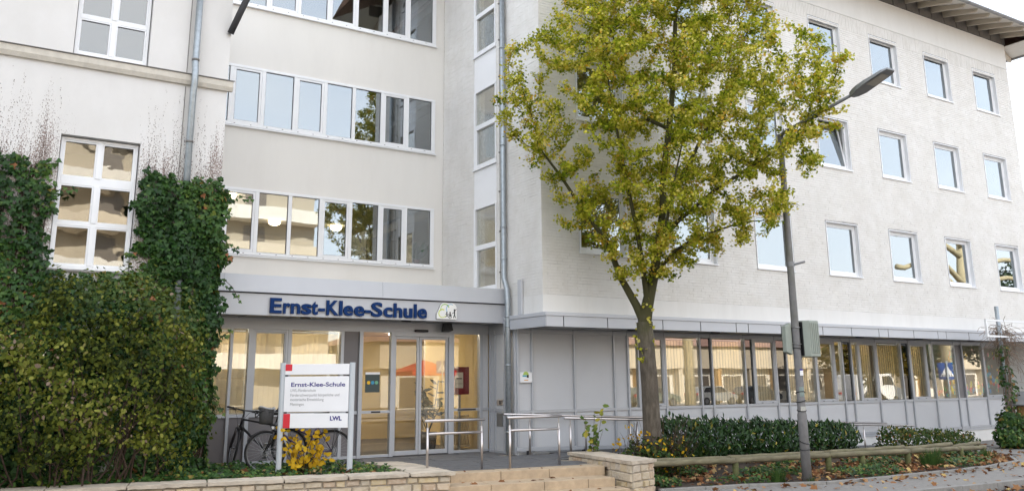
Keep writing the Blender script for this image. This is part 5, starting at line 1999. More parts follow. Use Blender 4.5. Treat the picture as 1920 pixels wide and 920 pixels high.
MB().tube([(9.08, 18.9, 4.69), (9.08, 18.9, 4.81)], [.06, .08], 14).build('pot', mat('terracotta_pot', (.35, .13, .07), .8, .1, 6), sp2, smooth=True)
U = sph(34) * .55 + np.array([0, -.1, .8])
leaves('foliage', np.tile([9.08, 18.9, 4.81], (34, 1)), np.cross(U, sph(34)), U, RNG.uniform(.25, .5, 34), LONG, leafmat('aloe_leaf', [(0, (.05, .14, .06)), (1, (.12, .24, .09))], .4, .15), sp2)

# ------------------------------------------------------------------ foliage colours
L_tree = leafmat('maple_leaf', [(0, (.085, .14, .008)), (.28, (.21, .27, .013)), (.52, (.42, .43, .028)), (.76, (.68, .60, .09)), (.92, (.78, .70, .22)), (1, (.66, .40, .04))], .6, .45, .12)
L_bush = leafmat('bush_leaf', [(0, (.020, .030, .006)), (.35, (.064, .086, .011)), (.65, (.145, .165, .02)), (.85, (.28, .275, .06)), (.94, (.20, .14, .095)), (1, (.26, .19, .14))], .6, .28, .16)
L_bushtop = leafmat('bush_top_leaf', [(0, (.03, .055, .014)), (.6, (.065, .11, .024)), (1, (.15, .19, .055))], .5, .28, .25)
L_ivy = leafmat('ivy_leaf', [(0, (.013, .042, .010)), (.5, (.036, .092, .018)), (.82, (.078, .15, .028)), (.94, (.16, .21, .04)), (1, (.30, .12, .045))], .46, .18, .28)
L_laurel = leafmat('laurel_leaf', [(0, (.010, .034, .008)), (.6, (.024, .068, .014)), (.92, (.06, .12, .025)), (1, (.30, .24, .03))], .42, .12, .3)
L_mixed = leafmat('mixed_shrub_leaf', [(0, (.02, .045, .010)), (.5, (.045, .09, .018)), (.75, (.12, .11, .025)), (.9, (.28, .22, .03)), (1, (.22, .07, .03))], .55, .25, .2)
L_yellow = leafmat('yellow_leaf', [(0, (.40, .22, .012)), (.5, (.62, .38, .015)), (.85, (.75, .50, .04)), (1, (.30, .30, .03))], .55, .4, .15)
L_dead = leafmat('dead_leaf', [(0, (.07, .03, .015)), (.3, (.17, .07, .03)), (.6, (.30, .15, .07)), (.85, (.42, .27, .14)), (1, (.52, .38, .14))], .85, .15, .1)
L_grass = leafmat('grass_blade', [(0, (.03, .075, .015)), (1, (.075, .14, .03))], .5, .3)
L_far = leafmat('yellow_tree_leaf', [(0, (.12, .12, .02)), (.5, (.32, .24, .03)), (1, (.50, .34, .04))], .6, .35)
L_conifer = leafmat('dark_tree_leaf', [(0, (.012, .03, .012)), (1, (.035, .06, .02))], .6, .15)
M_bark = mat('maple_bark', (.10, .083, .064), .95, .4, 14, bump=1.0, bscale=30, dirt=.65, dirtcol=(.165, .145, .115), dscale=7, stretch=(1, 1, .3))
M_limb = mat('mossy_limb_bark', (.050, .042, .024), .95, .3, 10, bump=.6, bscale=50, dirt=.7, dirtcol=(.08, .09, .02), dscale=3)
# the grey bark of the trunk grows over with dark moss where the limbs begin
_n, _l = M_bark.node_tree.nodes, M_bark.node_tree.links
_b = [q for q in _n if q.type == 'BSDF_PRINCIPLED'][0]
_src = _b.inputs['Base Color'].links[0].from_socket
_g, _s = _n.new('ShaderNodeNewGeometry'), _n.new('ShaderNodeSeparateXYZ')
_nz, _ad, _mr, _mx = _n.new('ShaderNodeTexNoise'), _n.new('ShaderNodeMath'), _n.new('ShaderNodeMapRange'), _n.new('ShaderNodeMix')
_nz.inputs['Scale'].default_value = 5
_nz.inputs['Detail'].default_value = 6
_ad.operation = 'MULTIPLY_ADD'
_ad.inputs[1].default_value = 1.8
_mx.data_type = 'RGBA'
_mx.inputs[7].default_value = (.06, .058, .022, 1)
for _i, _v in enumerate((3.3, 4.1, 0, .95)):
    _mr.inputs[_i + 1].default_value = _v
_l.new(_g.outputs['Position'], _s.inputs[0])
_l.new(_g.outputs['Position'], _nz.inputs['Vector'])
_l.new(_nz.outputs['Fac'], _ad.inputs[0])
_l.new(_s.outputs['Z'], _ad.inputs[2])
_l.new(_ad.outputs[0], _mr.inputs[0])
_l.new(_mr.outputs[0], _mx.inputs[0])
_l.new(_src, _mx.inputs[6])
_l.new(_mx.outputs[2], _b.inputs['Base Color'])
M_twig = mat('brown_twig', (.060, .038, .027), .9, .3, 20)
M_dry = mat('dry_vine', (.21, .15, .11), .9, .25, 20)

# ------------------------------------------------------------------ street tree
def colonize(nodes, parent, attract, step, kill, infl, iters, bias=(0, 0, .05)):
    nodes = [np.array(n, float) for n in nodes]
    parent = list(parent)
    A = np.array(attract)
    near = np.full(len(A), 1e9)
    idx = np.zeros(len(A), int)
    NP = np.array(nodes)
    for i in range(0, len(NP)):
        d = np.linalg.norm(A - NP[i], axis=1)
        m = d < near
        near[m], idx[m] = d[m], i
    alive = near > kill
    for it in range(iters):
        act = alive & (near < infl)
        if not act.any():
            infl *= 1.25
            if infl > 6:
                break
            continue
        new = []
        for i in np.unique(idx[act]):
            s = act & (idx == i)
            v = A[s] - nodes[i]
            v = (v / np.linalg.norm(v, axis=1, keepdims=True)).mean(0) + np.array(bias)
            v /= max(np.linalg.norm(v), 1e-6)
            p = nodes[i] + v * step + RNG.normal(0, step * .10, 3)
            new.append((i, p))
        for i, p in new:
            nodes.append(p)
            parent.append(i)
            k2 = len(nodes) - 1
            d = np.linalg.norm(A - p, axis=1)
            m = d < near
            near[m], idx[m] = d[m], k2
        alive &= near > kill
        if not alive.any():
            break
    return np.array(nodes), parent

TB = Vector((11.283, 13.0, 0))
LAT = Vector((math.cos(YAW), -math.sin(YAW), 0))
DEP = Vector((math.sin(YAW), math.cos(YAW), 0))
ROWS = [(3.66, -.85, .53), (4.08, -.95, .97), (4.40, -1.05, 2.28), (4.67, -1.58, 3.05), (4.95, -1.84, 3.34), (5.39, -2.10, 3.00), (5.83, -2.37, 3.80), (6.29, -2.91, 4.06),
        (6.86, -3.10, 4.33), (7.44, -3.24, 4.36), (8.03, -3.07, 4.27), (8.62, -2.85, 3.48), (9.22, -2.16, 3.58), (9.84, -1.86, 3.60), (10.33, -1.68, 3.50), (11.09, -1.20, 2.86), (11.99, -.36, 1.75), (12.3, .4, .9)]
rz_ = np.array([r[0] for r in ROWS])
rl_ = np.array([r[1] for r in ROWS])
rr_ = np.array([r[2] for r in ROWS])
def T3(l, z, d=0.0):
    p = TB + LAT * l + DEP * d
    return (p.x, p.y, z)
def crown_ok(x, y, z):
    return not (x > 9.35 and y > 13.95) and y < 15.3
att = []
while len(att) < 4600:
    z = RNG.uniform(3.7, 12.2)
    l0, l1 = np.interp(z, rz_, rl_), np.interp(z, rz_, rr_)
    m, h = (l0 + l1) / 2, (l1 - l0) / 2
    a, rr = RNG.uniform(0, 2 * math.pi), math.sqrt(RNG.uniform(.02, 1)) * .96
    l, d = (m + h * rr * math.cos(a)) * (1.0 - .035 * max(0, z - 7.5)), .60 * h * rr * math.sin(a) - .45
    if l > 1.4:
        l = 1.4 + (l - 1.4) * (.84 if z < 8.2 else .68)
        d -= .55 * (l - 1.4)
    if z < 4.7 and l > 1.2 and RNG.random() < .4:
        continue
    p = T3(l, z, d)
    if crown_ok(*p):
        att.append(p)
skel = [('t', [T3(.01, .15), T3(.01, 1.0), T3(0, 1.8), T3(-.03, 2.5), T3(-.05, 2.97)]),
        ('t', [T3(.02, 3.34, -.05), T3(.15, 3.87, -.1), T3(.27, 4.51, -.15), T3(.38, 5.17, -.2), T3(.42, 5.95, -.25), T3(.57, 6.86, -.3), T3(.72, 8.0, -.35), T3(.80, 9.3, -.4)]),
        (4, [T3(-.2, 3.32, -.02), T3(-.51, 3.88, -.1), T3(-.77, 4.58, -.25), T3(-1.19, 5.13, -.3), T3(-1.66, 5.86, -.4), T3(-2.09, 6.43, -.5)]),
        (5, [T3(-.08, 4.09, -.25), T3(-.2, 4.74, -.5), T3(-.42, 5.73, -.8), T3(-.62, 6.87, -1.0), T3(-.8, 8.0, -1.2)]),
        (7, [T3(.6, 4.9, -.5), T3(1.27, 5.44, -.8), T3(2.1, 5.95, -1.0), T3(2.95, 6.5, -1.2)]),
        (8, [T3(.85, 5.95, -.1), T3(1.47, 7.08, 0), T3(2.1, 8.2, .05)]),
        (6, [T3(.55, 4.35, -.3), T3(.95, 4.58, -.6), T3(1.77, 4.82, -.8), T3(2.4, 4.86, -.9)]),
        (6, [T3(.3, 4.6, -.7), T3(.35, 5.3, -1.4), T3(.5, 6.2, -2.0)]),
        (10, [T3(.2, 7.2, .1), T3(-.2, 8.2, .25), T3(-.5, 9.4, .3)])]
nodes, par = [], []
trunk_last = None
for kind, pts in skel:
    pr = -1 if not nodes else (len(nodes) - 1 if kind == 't' else kind)
    for p in pts:
        q0 = np.array(nodes[pr]) if pr >= 0 else None
        if q0 is not None:
            pass
        nodes.append(p)
        par.append(pr)
        pr = len(nodes) - 1
nskel = len(nodes)
nodes, par = colonize(nodes, par, att, .15, .215, 1.0, 90, (0, 0, .12))
# keep limbs off the facades
for i in range(len(nodes)):
    if nodes[i][0] > 9.35 and nodes[i][1] > 14.0:
        nodes[i][1] = 14.0
n = len(nodes)
kids = [[] for _ in range(n)]
for i, p in enumerate(par):
    if p >= 0:
        kids[p].append(i)
rad = np.zeros(n)
for i in range(n - 1, -1, -1):
    rad[i] = .0042 if not kids[i] else sum(rad[c] ** 2.25 for c in kids[i]) ** (1 / 2.25)
order_ok = True
scale = .155 / rad[2]
rad = np.where(rad > .03, rad * scale, np.maximum(.0035, rad * min(1, scale * 1.0)))
rad = np.minimum(rad, .17)
_q = 0
for (kind, pts), (ra, rb) in zip(skel, ((.16, .145), (.118, .028), (.082, .018), (.052, .014), (.048, .013), (.04, .012), (.034, .010), (.036, .012), (.032, .012))):
    for _k in range(len(pts)):
        rad[_q] = max(rad[_q] * .6, ra + (rb - ra) * (_k / (len(pts) - 1)) ** .8)
        _q += 1
_damp = np.clip(1 - (nodes[:, 2] - 3.2) / 6.0 * .62, .36, 1)
_damp[:nskel] = 1
rad = np.where(rad > .012, rad * _damp, rad)
tree = thing('street_tree', 'maple street tree with yellowing leaves beside the entrance steps', 'tree', (TB.x, TB.y, .2))
tr, lm = MB(), MB()
tr.tube([T3(.02, .0), T3(.01, .35), T3(.01, 1.0), T3(0, 1.8), T3(-.03, 2.5), T3(-.05, 2.99)], [.24, .19, .172, .162, .158, .160], 18)
tr.build('trunk', M_bark, tree, smooth=True)
# follow each thickest child as a continuous limb
seen = set()
def limb(start, prev):
    stack = [(start, prev)]
    while stack:
        s, pv = stack.pop()
        chain = [pv, s] if pv is not None else [s]
        cur = s
        while kids[cur]:
            ks2 = sorted(kids[cur], key=lambda c: -rad[c])
            for o_ in ks2[1:]:
                stack.append((o_, cur))
            cur = ks2[0]
            chain.append(cur)
        if len(chain) < 2:
            continue
        rr2 = [rad[c] for c in chain]
        rr2[0] = min(rr2[0], rr2[1] * 1.15)
        sides = 10 if rr2[1] > .05 else (6 if rr2[1] > .015 else 4)
        lm.tube([nodes[c] for c in chain], rr2, sides, caps=False)
limb(5, 4)
for c in kids[4]:
    if c != 5:
        limb(c, 4)
lm.build('limbs', M_bark, tree, smooth=True)
print('tree nodes', n)
tip = [i for i in range(n) if rad[i] < .026 and i >= nskel]
tipP, parP = nodes[tip], nodes[[par[i] for i in tip]]
per = 40
t_ = RNG.random((len(tip) * per, 1))
P = np.repeat(tipP, per, axis=0) * (1 - t_) + np.repeat(parP, per, axis=0) * t_
dens = RNG.random(len(tip)) ** .7
clump = np.sin(tipP[:, 0] * 4.1 + 1) * np.sin(tipP[:, 1] * 3.7) * np.sin(tipP[:, 2] * 4.6 + 2)
dens = np.clip(dens * .7 + .42 * clump + .46, 0, 1)
keep = RNG.random(len(P)) < np.repeat(.15 + .85 * dens, per)
P = P + RNG.normal(0, 1, P.shape) * np.array([.062, .062, .045])
hue = np.repeat(np.clip(RNG.normal(.54, .18, len(tip)), 0, 1), per)
hue = hue + RNG.normal(0, .17, len(P)) + .03 * np.clip((P[:, 2] - 6) / 4, -1, 1)  # height term paints the upper crown lighter, as if lit from above
P, hue = P[keep], hue[keep]
okm = np.array([crown_ok(*p) for p in P])
P, hue = P[okm], hue[okm]
N_ = sph(len(P)) * 1.0 + np.array([-.2, -.35, .75])
U_ = sph(len(P)) + np.array([0, 0, -.5])
print('tips', len(tip), 'leaves', len(P))
leaves('crown', P, N_, U_, RNG.uniform(.034, .072, len(P)), LOBED, L_tree, tree, np.clip(hue, 0, 1))
# small shoots low on the trunk
k2 = 240
zz = RNG.uniform(1.9, 4.2, k2)
th = RNG.uniform(0, 6.28, k2)
Pt = np.array([T3(-.05 + .17 * math.cos(t), z, .17 * math.sin(t)) for t, z in zip(th, zz)]) + RNG.normal(0, .05, (k2, 3))
sel = (np.sin(zz * 5.3 + th * 2) > .1) & (zz > 2.2)
_ts = leaves('trunk_shoots', Pt[sel], sph(sel.sum()) + np.array([0, -.6, .5]), sph(sel.sum()) + np.array([0, 0, -.4]), RNG.uniform(.05, .085, sel.sum()), LOBED, L_tree, tree, RNG.uniform(.3, .95, sel.sum()))
_ts['kind'] = 'stuff'

# ------------------------------------------------------------------ shrubs: leaf shells over lumpy volumes
def shell(ells, count, inner=.25, wob=.14):
    """points near the outside of a union of ellipsoids, with outward directions"""
    vol = np.array([e[1][0] * e[1][1] + e[1][1] * e[1][2] + e[1][0] * e[1][2] for e in ells])
    out_p, out_n = [], []
    c = np.array([e[0] for e in ells], float)
    r = np.array([e[1] for e in ells], float)
    while sum(len(a) for a in out_p) < count:
        i = RNG.choice(len(ells), 4000, p=vol / vol.sum())
        d = sph(4000)
        f = 1 + wob * (np.sin(d[:, 0] * 7 + i) * np.cos(d[:, 2] * 6 + i * 2) + .6 * np.sin(d[:, 1] * 13 + d[:, 2] * 11)) - inner * RNG.random(4000) ** 1.6
        p = c[i] + d * r[i] * f[:, None]
        q = (p[:, None, :] - c[None]) / r[None]
        qq = np.linalg.norm(q, axis=2)
        qq[np.arange(4000), i] = 9
        ok = qq.min(1) > .84
        out_p.append(p[ok])
        out_n.append((d / r[i])[ok])
    return np.concatenate(out_p)[:count], norm(np.concatenate(out_n)[:count])

def stems(mb, base, tips, r0, r1, wig=.08, n2=5):
    for t in tips:
        b0 = Vector(base(t) if callable(base) else base)
        t = Vector(t)
        pts = [b0.lerp(t, i / n2) + Vector(RNG.normal(0, wig, 3)) * (0 if i in (0, n2) else 1) for i in range(n2 + 1)]
        mb.tube(pts, [r0 + (r1 - r0) * i / n2 for i in range(n2 + 1)], 5, caps=False)

bush = thing('large_shrub', 'big rounded olive-green shrub in front of the ivy-covered house', 'shrub', (1.4, 13.95, .4))
ells = [((1.75, 14.0, 2.30), (1.18, .70, 1.22)), ((2.35, 13.85, 1.65), (.80, .62, 1.00)), ((.6, 13.95, 1.90), (1.2, .72, .98)), ((-.8, 14.05, 1.65), (1.25, .66, .95)),
        ((2.45, 13.95, 2.55), (.62, .55, .72)), ((1.35, 13.75, 1.45), (1.1, .62, .85)), ((.1, 13.8, 1.35), (1.0, .55, .75)), ((-1.9, 14.1, 1.5), (.9, .6, 1.0)),
        ((1.2, 13.95, 2.95), (.55, .5, .55)), ((2.0, 13.9, 3.05), (.5, .45, .45))]
P, N_ = shell(ells, 26000, .50, .24)
okm = (P[:, 2] > .78 + .28 * np.sin(P[:, 0] * 4)) & (np.sin(P[:, 0] * 9 + P[:, 2] * 5) * np.cos(P[:, 2] * 8 - P[:, 0] * 3) > -.72) & (P[:, 1] < 14.84) & (P[:, 0] > -3)
P, N_ = P[okm], N_[okm]
hue = .43 + .18 * np.sin(P[:, 0] * 2.1 + P[:, 2] * 3) + RNG.normal(0, .22, len(P))
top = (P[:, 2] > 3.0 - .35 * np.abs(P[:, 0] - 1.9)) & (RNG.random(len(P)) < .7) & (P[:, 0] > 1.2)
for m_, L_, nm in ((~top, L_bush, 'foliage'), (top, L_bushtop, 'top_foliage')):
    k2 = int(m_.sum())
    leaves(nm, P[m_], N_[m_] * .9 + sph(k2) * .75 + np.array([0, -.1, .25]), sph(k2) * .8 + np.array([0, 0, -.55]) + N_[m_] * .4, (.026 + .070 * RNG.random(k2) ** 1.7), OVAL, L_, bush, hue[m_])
mb = MB()
tips = [(RNG.uniform(-1.8, 2.9), RNG.uniform(13.75, 14.5), RNG.uniform(1.2, 2.6)) for _ in range(55)]
stems(mb, lambda t: (t[0] * .62 + .45 + RNG.normal(0, .22), 13.98 + RNG.normal(0, .12), .40), tips, .017, .005, .11)
mb.build('stems', M_twig, bush, smooth=True)['kind'] = 'stuff'

# ------------------------------------------------------------------ ivy on the old house
def ivy_sheet(name, n2, xr, zr, keepfn, thick, parent):
    x, z = RNG.uniform(*xr, n2), RNG.uniform(*zr, n2)
    k3 = np.array([keepfn(a, c) for a, c in zip(x, z)])
    x, z = x[k3], z[k3]
    lump = .55 + .45 * np.sin(x * 5.1 + np.sin(z * 3.3)) * np.cos(z * 4.2 + x)
    y = OY - .02 - thick * lump * RNG.random(len(x)) ** .7
    y = np.where((np.abs(x - 2.8) < .15) & (z > 3.62), np.minimum(y, OY - .17 - .10 * RNG.random(len(x))), y)
    P_ = np.stack([x, y, z], 1)
    m = len(x)
    Nn = np.array([0, -1, .35]) + RNG.normal(0, .42, (m, 3))
    Uu = np.array([0, -.25, -1]) + RNG.normal(0, .45, (m, 3))
    hue_ = .42 + .22 * np.sin(x * 3 + z * 2.2) + RNG.normal(0, .22, m)
    return leaves(name, P_, Nn, Uu, RNG.uniform(.05, .105, m), IVY, L_ivy, parent, np.clip(hue_, 0, 1))
def wob(v, s=0):
    return .06 * math.sin(v * 7 + s) + .05 * math.sin(v * 17 + 2 * s) + .03 * math.sin(v * 31 + s)
ivl = thing('ivy', 'dark ivy covering the wall to the left of the tall white window', 'ivy', (0, OY, .4), 0, 'ivy on the old house')
ivy_sheet('foliage', 9500, (-1.6, .98), (.4, 5.5), lambda x, z: x < .84 + wob(z) - max(0, 3.9 - z) * .03 + (.12 if z < 3.7 else 0) and z < 5.34 + wob(x, 1), .24, ivl)
mb = MB()
for i in range(36):
    x = RNG.uniform(-1.5, .75)
    mb.tube([(x + RNG.normal(0, .06), OY - .02, z) for z in np.linspace(.4, RNG.uniform(4.2, 5.5), 9)], .008, 4, caps=False)
mb.build('stems', M_twig, ivl)['kind'] = 'stuff'
ivr = thing('ivy', 'dark ivy covering the house corner between the tall window and the entrance', 'ivy', (2.8, OY, .4), 0, 'ivy on the old house')
def keep_r(x, z):
    left = 2.08 + wob(z, 3)
    right = 3.50 + wob(z, 5) - max(0, 3.3 - z) * .06
    top = 5.28 + wob(x, 4) - .05 * (x - 2.6)
    if z < 3.9:
        left = 2.75 + wob(z, 2) if z < 3.62 else 2.3 + wob(z, 2)
    return left < x < right and z < top
ivy_sheet('foliage', 9800, (1.95, 3.62), (.40, 5.45), keep_r, .30, ivr)
m = 2600
z = RNG.uniform(.4, 5.15, m)
P = np.stack([3.40 + .16 * RNG.random(m) ** .8 * (.5 + .5 * np.sin(z * 5)), RNG.uniform(14.75, 15.6, m), z], 1)
leaves('corner_foliage', P, np.array([.9, -.5, .3]) + RNG.normal(0, .4, (m, 3)), np.array([0, -.2, -1]) + RNG.normal(0, .4, (m, 3)), RNG.uniform(.05, .10, m), IVY, L_ivy, ivr)
mb = MB()
for i in range(34):
    x = RNG.uniform(2.75, 3.35)
    mb.tube([(x + RNG.normal(0, .05), OY - .03, z) for z in np.linspace(.4, RNG.uniform(3.9, 5.1), 9)], .012, 4, caps=False)
mb.build('stems', M_twig, ivr)['kind'] = 'stuff'
# shoots that reach past the edge
mb = MB()
SP_, SN, SU = [], [], []
for (x, z, dx, dz) in ((3.5, 4.98, .42, .05), (3.5, 3.6, .3, -.35), (3.42, 2.5, .28, .25), (3.4, 1.7, .25, -.3), (3.45, 4.2, .28, -.1), (.85, 4.8, .3, .1)):
    for i in range(9):
        t = i / 8
        p = (x + dx * t, OY - .12 + .04 * math.sin(i), z + dz * t + .04 * math.sin(i * 2))
        SP_.append(p)
        SN.append((random.gauss(0, .3), -1, .3))
        SU.append((random.gauss(0, .5), -.2, -.8))
    mb.tube([SP_[-9], SP_[-5], SP_[-1]], .005, 4, caps=False)
mb.build('shoot_stems', M_twig, ivr)['kind'] = 'stuff'
leaves('shoots', SP_, SN, SU, .07, IVY, L_ivy, ivr)['kind'] = 'stuff'
# strip of ivy under the window
ivb = thing('ivy', 'ivy growing on the house wall below the tall white window', 'ivy', (1.4, OY, .4), 0, 'ivy on the old house')
ivy_sheet('foliage', 5200, (.7, 2.8), (.4, 3.66), lambda x, z: z < 3.58 + wob(x, 2) * .5 + (.12 if x > 1.9 else 0), .22, ivb)

# what is left of the cut-back ivy: holdfasts and stem scraps in climbing runs
DP, DU, DS = [], [], []
for i in range(150):
    x = RNG.uniform(-1.0, .90) if i % 2 else RNG.uniform(2.06, 3.36)
    top = RNG.uniform(5.5, 6.25) + (.55 if RNG.random() < .28 else 0)
    top = min(top, 6.86)
    z, dx = 5.15, RNG.normal(0, .12)
    while z < top:
        f = (z - 5.15) / (top - 5.15)
        z += RNG.uniform(.012, .035) * (1 + 1.2 * f)
        x += dx * .02 + RNG.normal(0, .006)
        if RNG.random() < .85 - .35 * f and -1.2 < x < 3.38 and not (.84 < x < 2.08 and z < 5.85):
            DP.append((x + RNG.normal(0, .006), OY - .003 - .004 * RNG.random(), z))
            DU.append((dx * .5 + RNG.normal(0, .45), 0, 1))
            DS.append(RNG.uniform(.012, .040) * (1.1 - .45 * f))
m = len(DP)
_d = leaves('dead_runners', DP, np.array([0, -1, .1]) + RNG.normal(0, .12, (m, 3)), DU, np.array(DS), LONG, leafmat('dead_runner', [(0, (.09, .065, .055)), (.6, (.175, .13, .115)), (1, (.27, .22, .20))], .9, .0, .1), old)
_d['kind'] = 'stuff'

# ------------------------------------------------------------------ ground cover
def scatter(n2, fn):
    pts = []
    while len(pts) < n2:
        p = fn()
        if p is not None:
            pts.append(p)
    return np.array(pts)
def leftbed():
    x = RNG.uniform(-2.2, 6.05)
    q = WL0 + wd * ((x - WL0.x) / wd.x) - wn * .42
    y = RNG.uniform(q.y, min(14.85 if x < 3.4 else 16.3, q.y + 2.6))
    if x > 5.2 and y > 16.3 - (x - 5.2) / .9 * 1.6:
        return None
    if math.sin(x * 2.3) * math.cos(y * 2.9 + x) < -.45 and RNG.random() < .8:
        return None
    return (x, y, .42 + RNG.uniform(0, .13))
P = scatter(6500, leftbed)
o = leaves('ground_ivy', P, np.array([0, -.35, 1]) + RNG.normal(0, .35, P.shape), RNG.normal(0, 1, P.shape), RNG.uniform(.04, .085, len(P)), IVY, L_ivy)
tag(o, 'low ivy carpeting the bed around the signboard posts', 'ground cover', kind='stuff')
def rightbed():
    x = RNG.uniform(10.4, 20.6)
    y = RNG.uniform(edgeY(x) + .12, 13.2)
    if math.sin(x * 1.9 + 1) * math.cos(y * 3.1) < .12:
        return None
    return (x, y, bedz(x, y) + RNG.uniform(.02, .16))
P = scatter(4200, rightbed)
o = leaves('ground_ivy', P, np.array([0, -.5, 1]) + RNG.normal(0, .4, P.shape), RNG.normal(0, 1, P.shape), RNG.uniform(.04, .08, len(P)), IVY, L_ivy)
tag(o, 'low ivy and weeds under the log rail', 'ground cover', kind='stuff')
def litter_bed():
    x = RNG.uniform(10.5, 21.0)
    y = RNG.uniform(edgeY(x) + .05, 13.4)
    if RNG.random() > .30 + .7 * (x - 10.5) / 7 or math.sin(x * 3.3 + math.sin(y * 4)) * math.cos(y * 5 + x) < RNG.normal(-.25, .3):
        return None
    return (x, y, bedz(x, y) + RNG.uniform(.02, .12))
def litter_walk():
    x = RNG.uniform(11, 24)
    e = edgeY(min(max(x, 10.3), 21.2))
    y = e - abs(RNG.normal(0, .28)) - .02 if RNG.random() < .72 else RNG.uniform(kerbY(x) + .1, e)
    if y < kerbY(x) + .05:
        return None
    return (x, y, .012 + RNG.uniform(0, .02))
def litter_road():
    x = RNG.uniform(11, 22)
    return (x, kerbY(x) - abs(RNG.normal(0, .35)) - .03, -.10 + RNG.uniform(0, .04))
def litter_left():
    x = RNG.uniform(0, 6.0)
    q = WL0 + wd * ((x - WL0.x) / wd.x) - wn * .44
    return (x, q.y + RNG.uniform(0, 1.3), .45 + RNG.uniform(0, .06))
def litter_steps():
    i = RNG.integers(0, 3)
    p = SP(RNG.uniform(.2, 2.8), [-.1, .3, .7][i] + RNG.uniform(-.15, .1))
    return (p.x, p.y, zt[i] + .012)
def litter_far():
    x = RNG.uniform(20.5, 27)
    return (x, RNG.uniform(11.6, 14.5), .012 + RNG.uniform(0, .03))
Pl = np.concatenate([scatter(3000, litter_bed), scatter(330, litter_walk), scatter(520, litter_road), scatter(160, litter_left), scatter(22, litter_steps), scatter(150, litter_far)])
o = leaves('fallen_leaves', Pl, np.array([0, -.1, 1]) + RNG.normal(0, .42, Pl.shape), RNG.normal(0, 1, Pl.shape), (.04 + .10 * RNG.random(len(Pl)) ** 1.6), LOBED, L_dead)
tag(o, 'brown and orange fallen leaves over the bed, pavement and gutter', 'leaves', kind='stuff')

# ------------------------------------------------------------------ hedges by the ramp
def hedge(name, label, ells, n2, shape, L_, size, upb, zmin=.2):
    t = thing(name, label, 'hedge' if 'hedge' in name else 'shrub', (ells[0][0][0], ells[0][0][1], .1))
    P_, Nn = shell(ells, n2, .45, .10)
    ok = P_[:, 2] > zmin
    P_, Nn = P_[ok], Nn[ok]
    m2 = len(P_)
    leaves('foliage', P_, Nn * .5 + sph(m2) * .8 + np.array([0, -.45, .2]), Nn * .5 + sph(m2) * .5 + np.array([0, 0, upb]), RNG.uniform(size[0], size[1], m2), shape, L_, t, np.clip(RNG.normal(.45, .25, m2), 0, 1))
    mb_ = MB()
    c = np.array([e[0] for e in ells])
    tips_ = [tuple(c[RNG.integers(len(c))] + RNG.normal(0, 1, 3) * np.array([.3, .12, .15])) for _ in range(40)]
    stems(mb_, lambda q: (q[0] + RNG.normal(0, .12), q[1], .1), tips_, .009, .003, .03)
    mb_.build('stems', M_twig, t)['kind'] = 'stuff'
    return t
hl = [((12.0 + i * .55, 13.42 + .05 * math.sin(i * 2), .66 - .016 * i), (.46, .36, .47 - .012 * i + .03 * math.sin(i * 3.1))) for i in range(11)]
hedge('laurel_hedge', 'dark glossy laurel hedge between the street tree and the lamp post', hl, 7200, LONG, L_laurel, (.08, .15), .8)
hr = [((19.2 + i * .5, 13.35, .36 - .02 * i), (.42, .34, .36 - .018 * i + .03 * math.sin(i * 2.3))) for i in range(7)]
hedge('low_shrub', 'low mixed evergreen shrub at the far end of the log rail', hr, 3600, OVAL, L_mixed, (.05, .09), .5, .05)
hs = [((11.05, 12.75, .50), (.55, .35, .42)), ((10.75, 13.0, .62), (.40, .3, .40)), ((11.65, 12.85, .45), (.45, .3, .36))]
t = hedge('twiggy_shrub', 'thin brown twiggy shrub with yellow leaves at the foot of the street tree', hs, 190, OVAL, L_yellow, (.05, .085), .1)
mb = MB()
tips = [(RNG.uniform(10.4, 12.2), RNG.uniform(12.45, 13.1), RNG.uniform(.7, 1.2)) for _ in range(110)]
stems(mb, lambda q: (11.2 + (q[0] - 11.2) * .5, 12.85, .12), tips, .006, .002, .05)
mb.build('twigs', M_twig, t)
hs2 = [((11.1, 12.8, .42), (.75, .34, .40))]
P, N_ = shell(hs2, 1500, .6)
leaves('dark_foliage', P, N_ + sph(1500) * .7, sph(1500) + np.array([0, 0, .3]), RNG.uniform(.05, .09, 1500), OVAL, L_mixed, t, RNG.uniform(0, .75, 1500))
sg = thing('sapling', 'young green and yellow sapling behind the cap of the stair wall', 'plant', (10.3, 13.55, .3))
mb = MB()
SPp = []
for i in range(6):
    a = i * 1.05
    tipv = Vector((10.28 + .22 * math.cos(a), 13.5 + .2 * math.sin(a), .95 + .09 * i))
    mb.tube([(10.3, 13.55, .2), (10.3 + .08 * math.cos(a), 13.52, .65), tipv], [.007, .005, .002], 5, caps=False)
    for k2 in range(9):
        SPp.append(tuple(Vector((10.3, 13.55, .55)).lerp(tipv, k2 / 8) + Vector(RNG.normal(0, .03, 3))))
mb.build('stem', M_twig, sg)
m2 = len(SPp)
leaves('foliage', SPp, np.array([-.2, -.6, .7]) + RNG.normal(0, .3, (m2, 3)), RNG.normal(0, 1, (m2, 3)) + np.array([0, 0, -.2]), RNG.uniform(.09, .15, m2), OVAL, leafmat('sapling_leaf', [(0, (.06, .12, .02)), (.6, (.14, .20, .03)), (1, (.45, .36, .04))], .5, .35), sg)

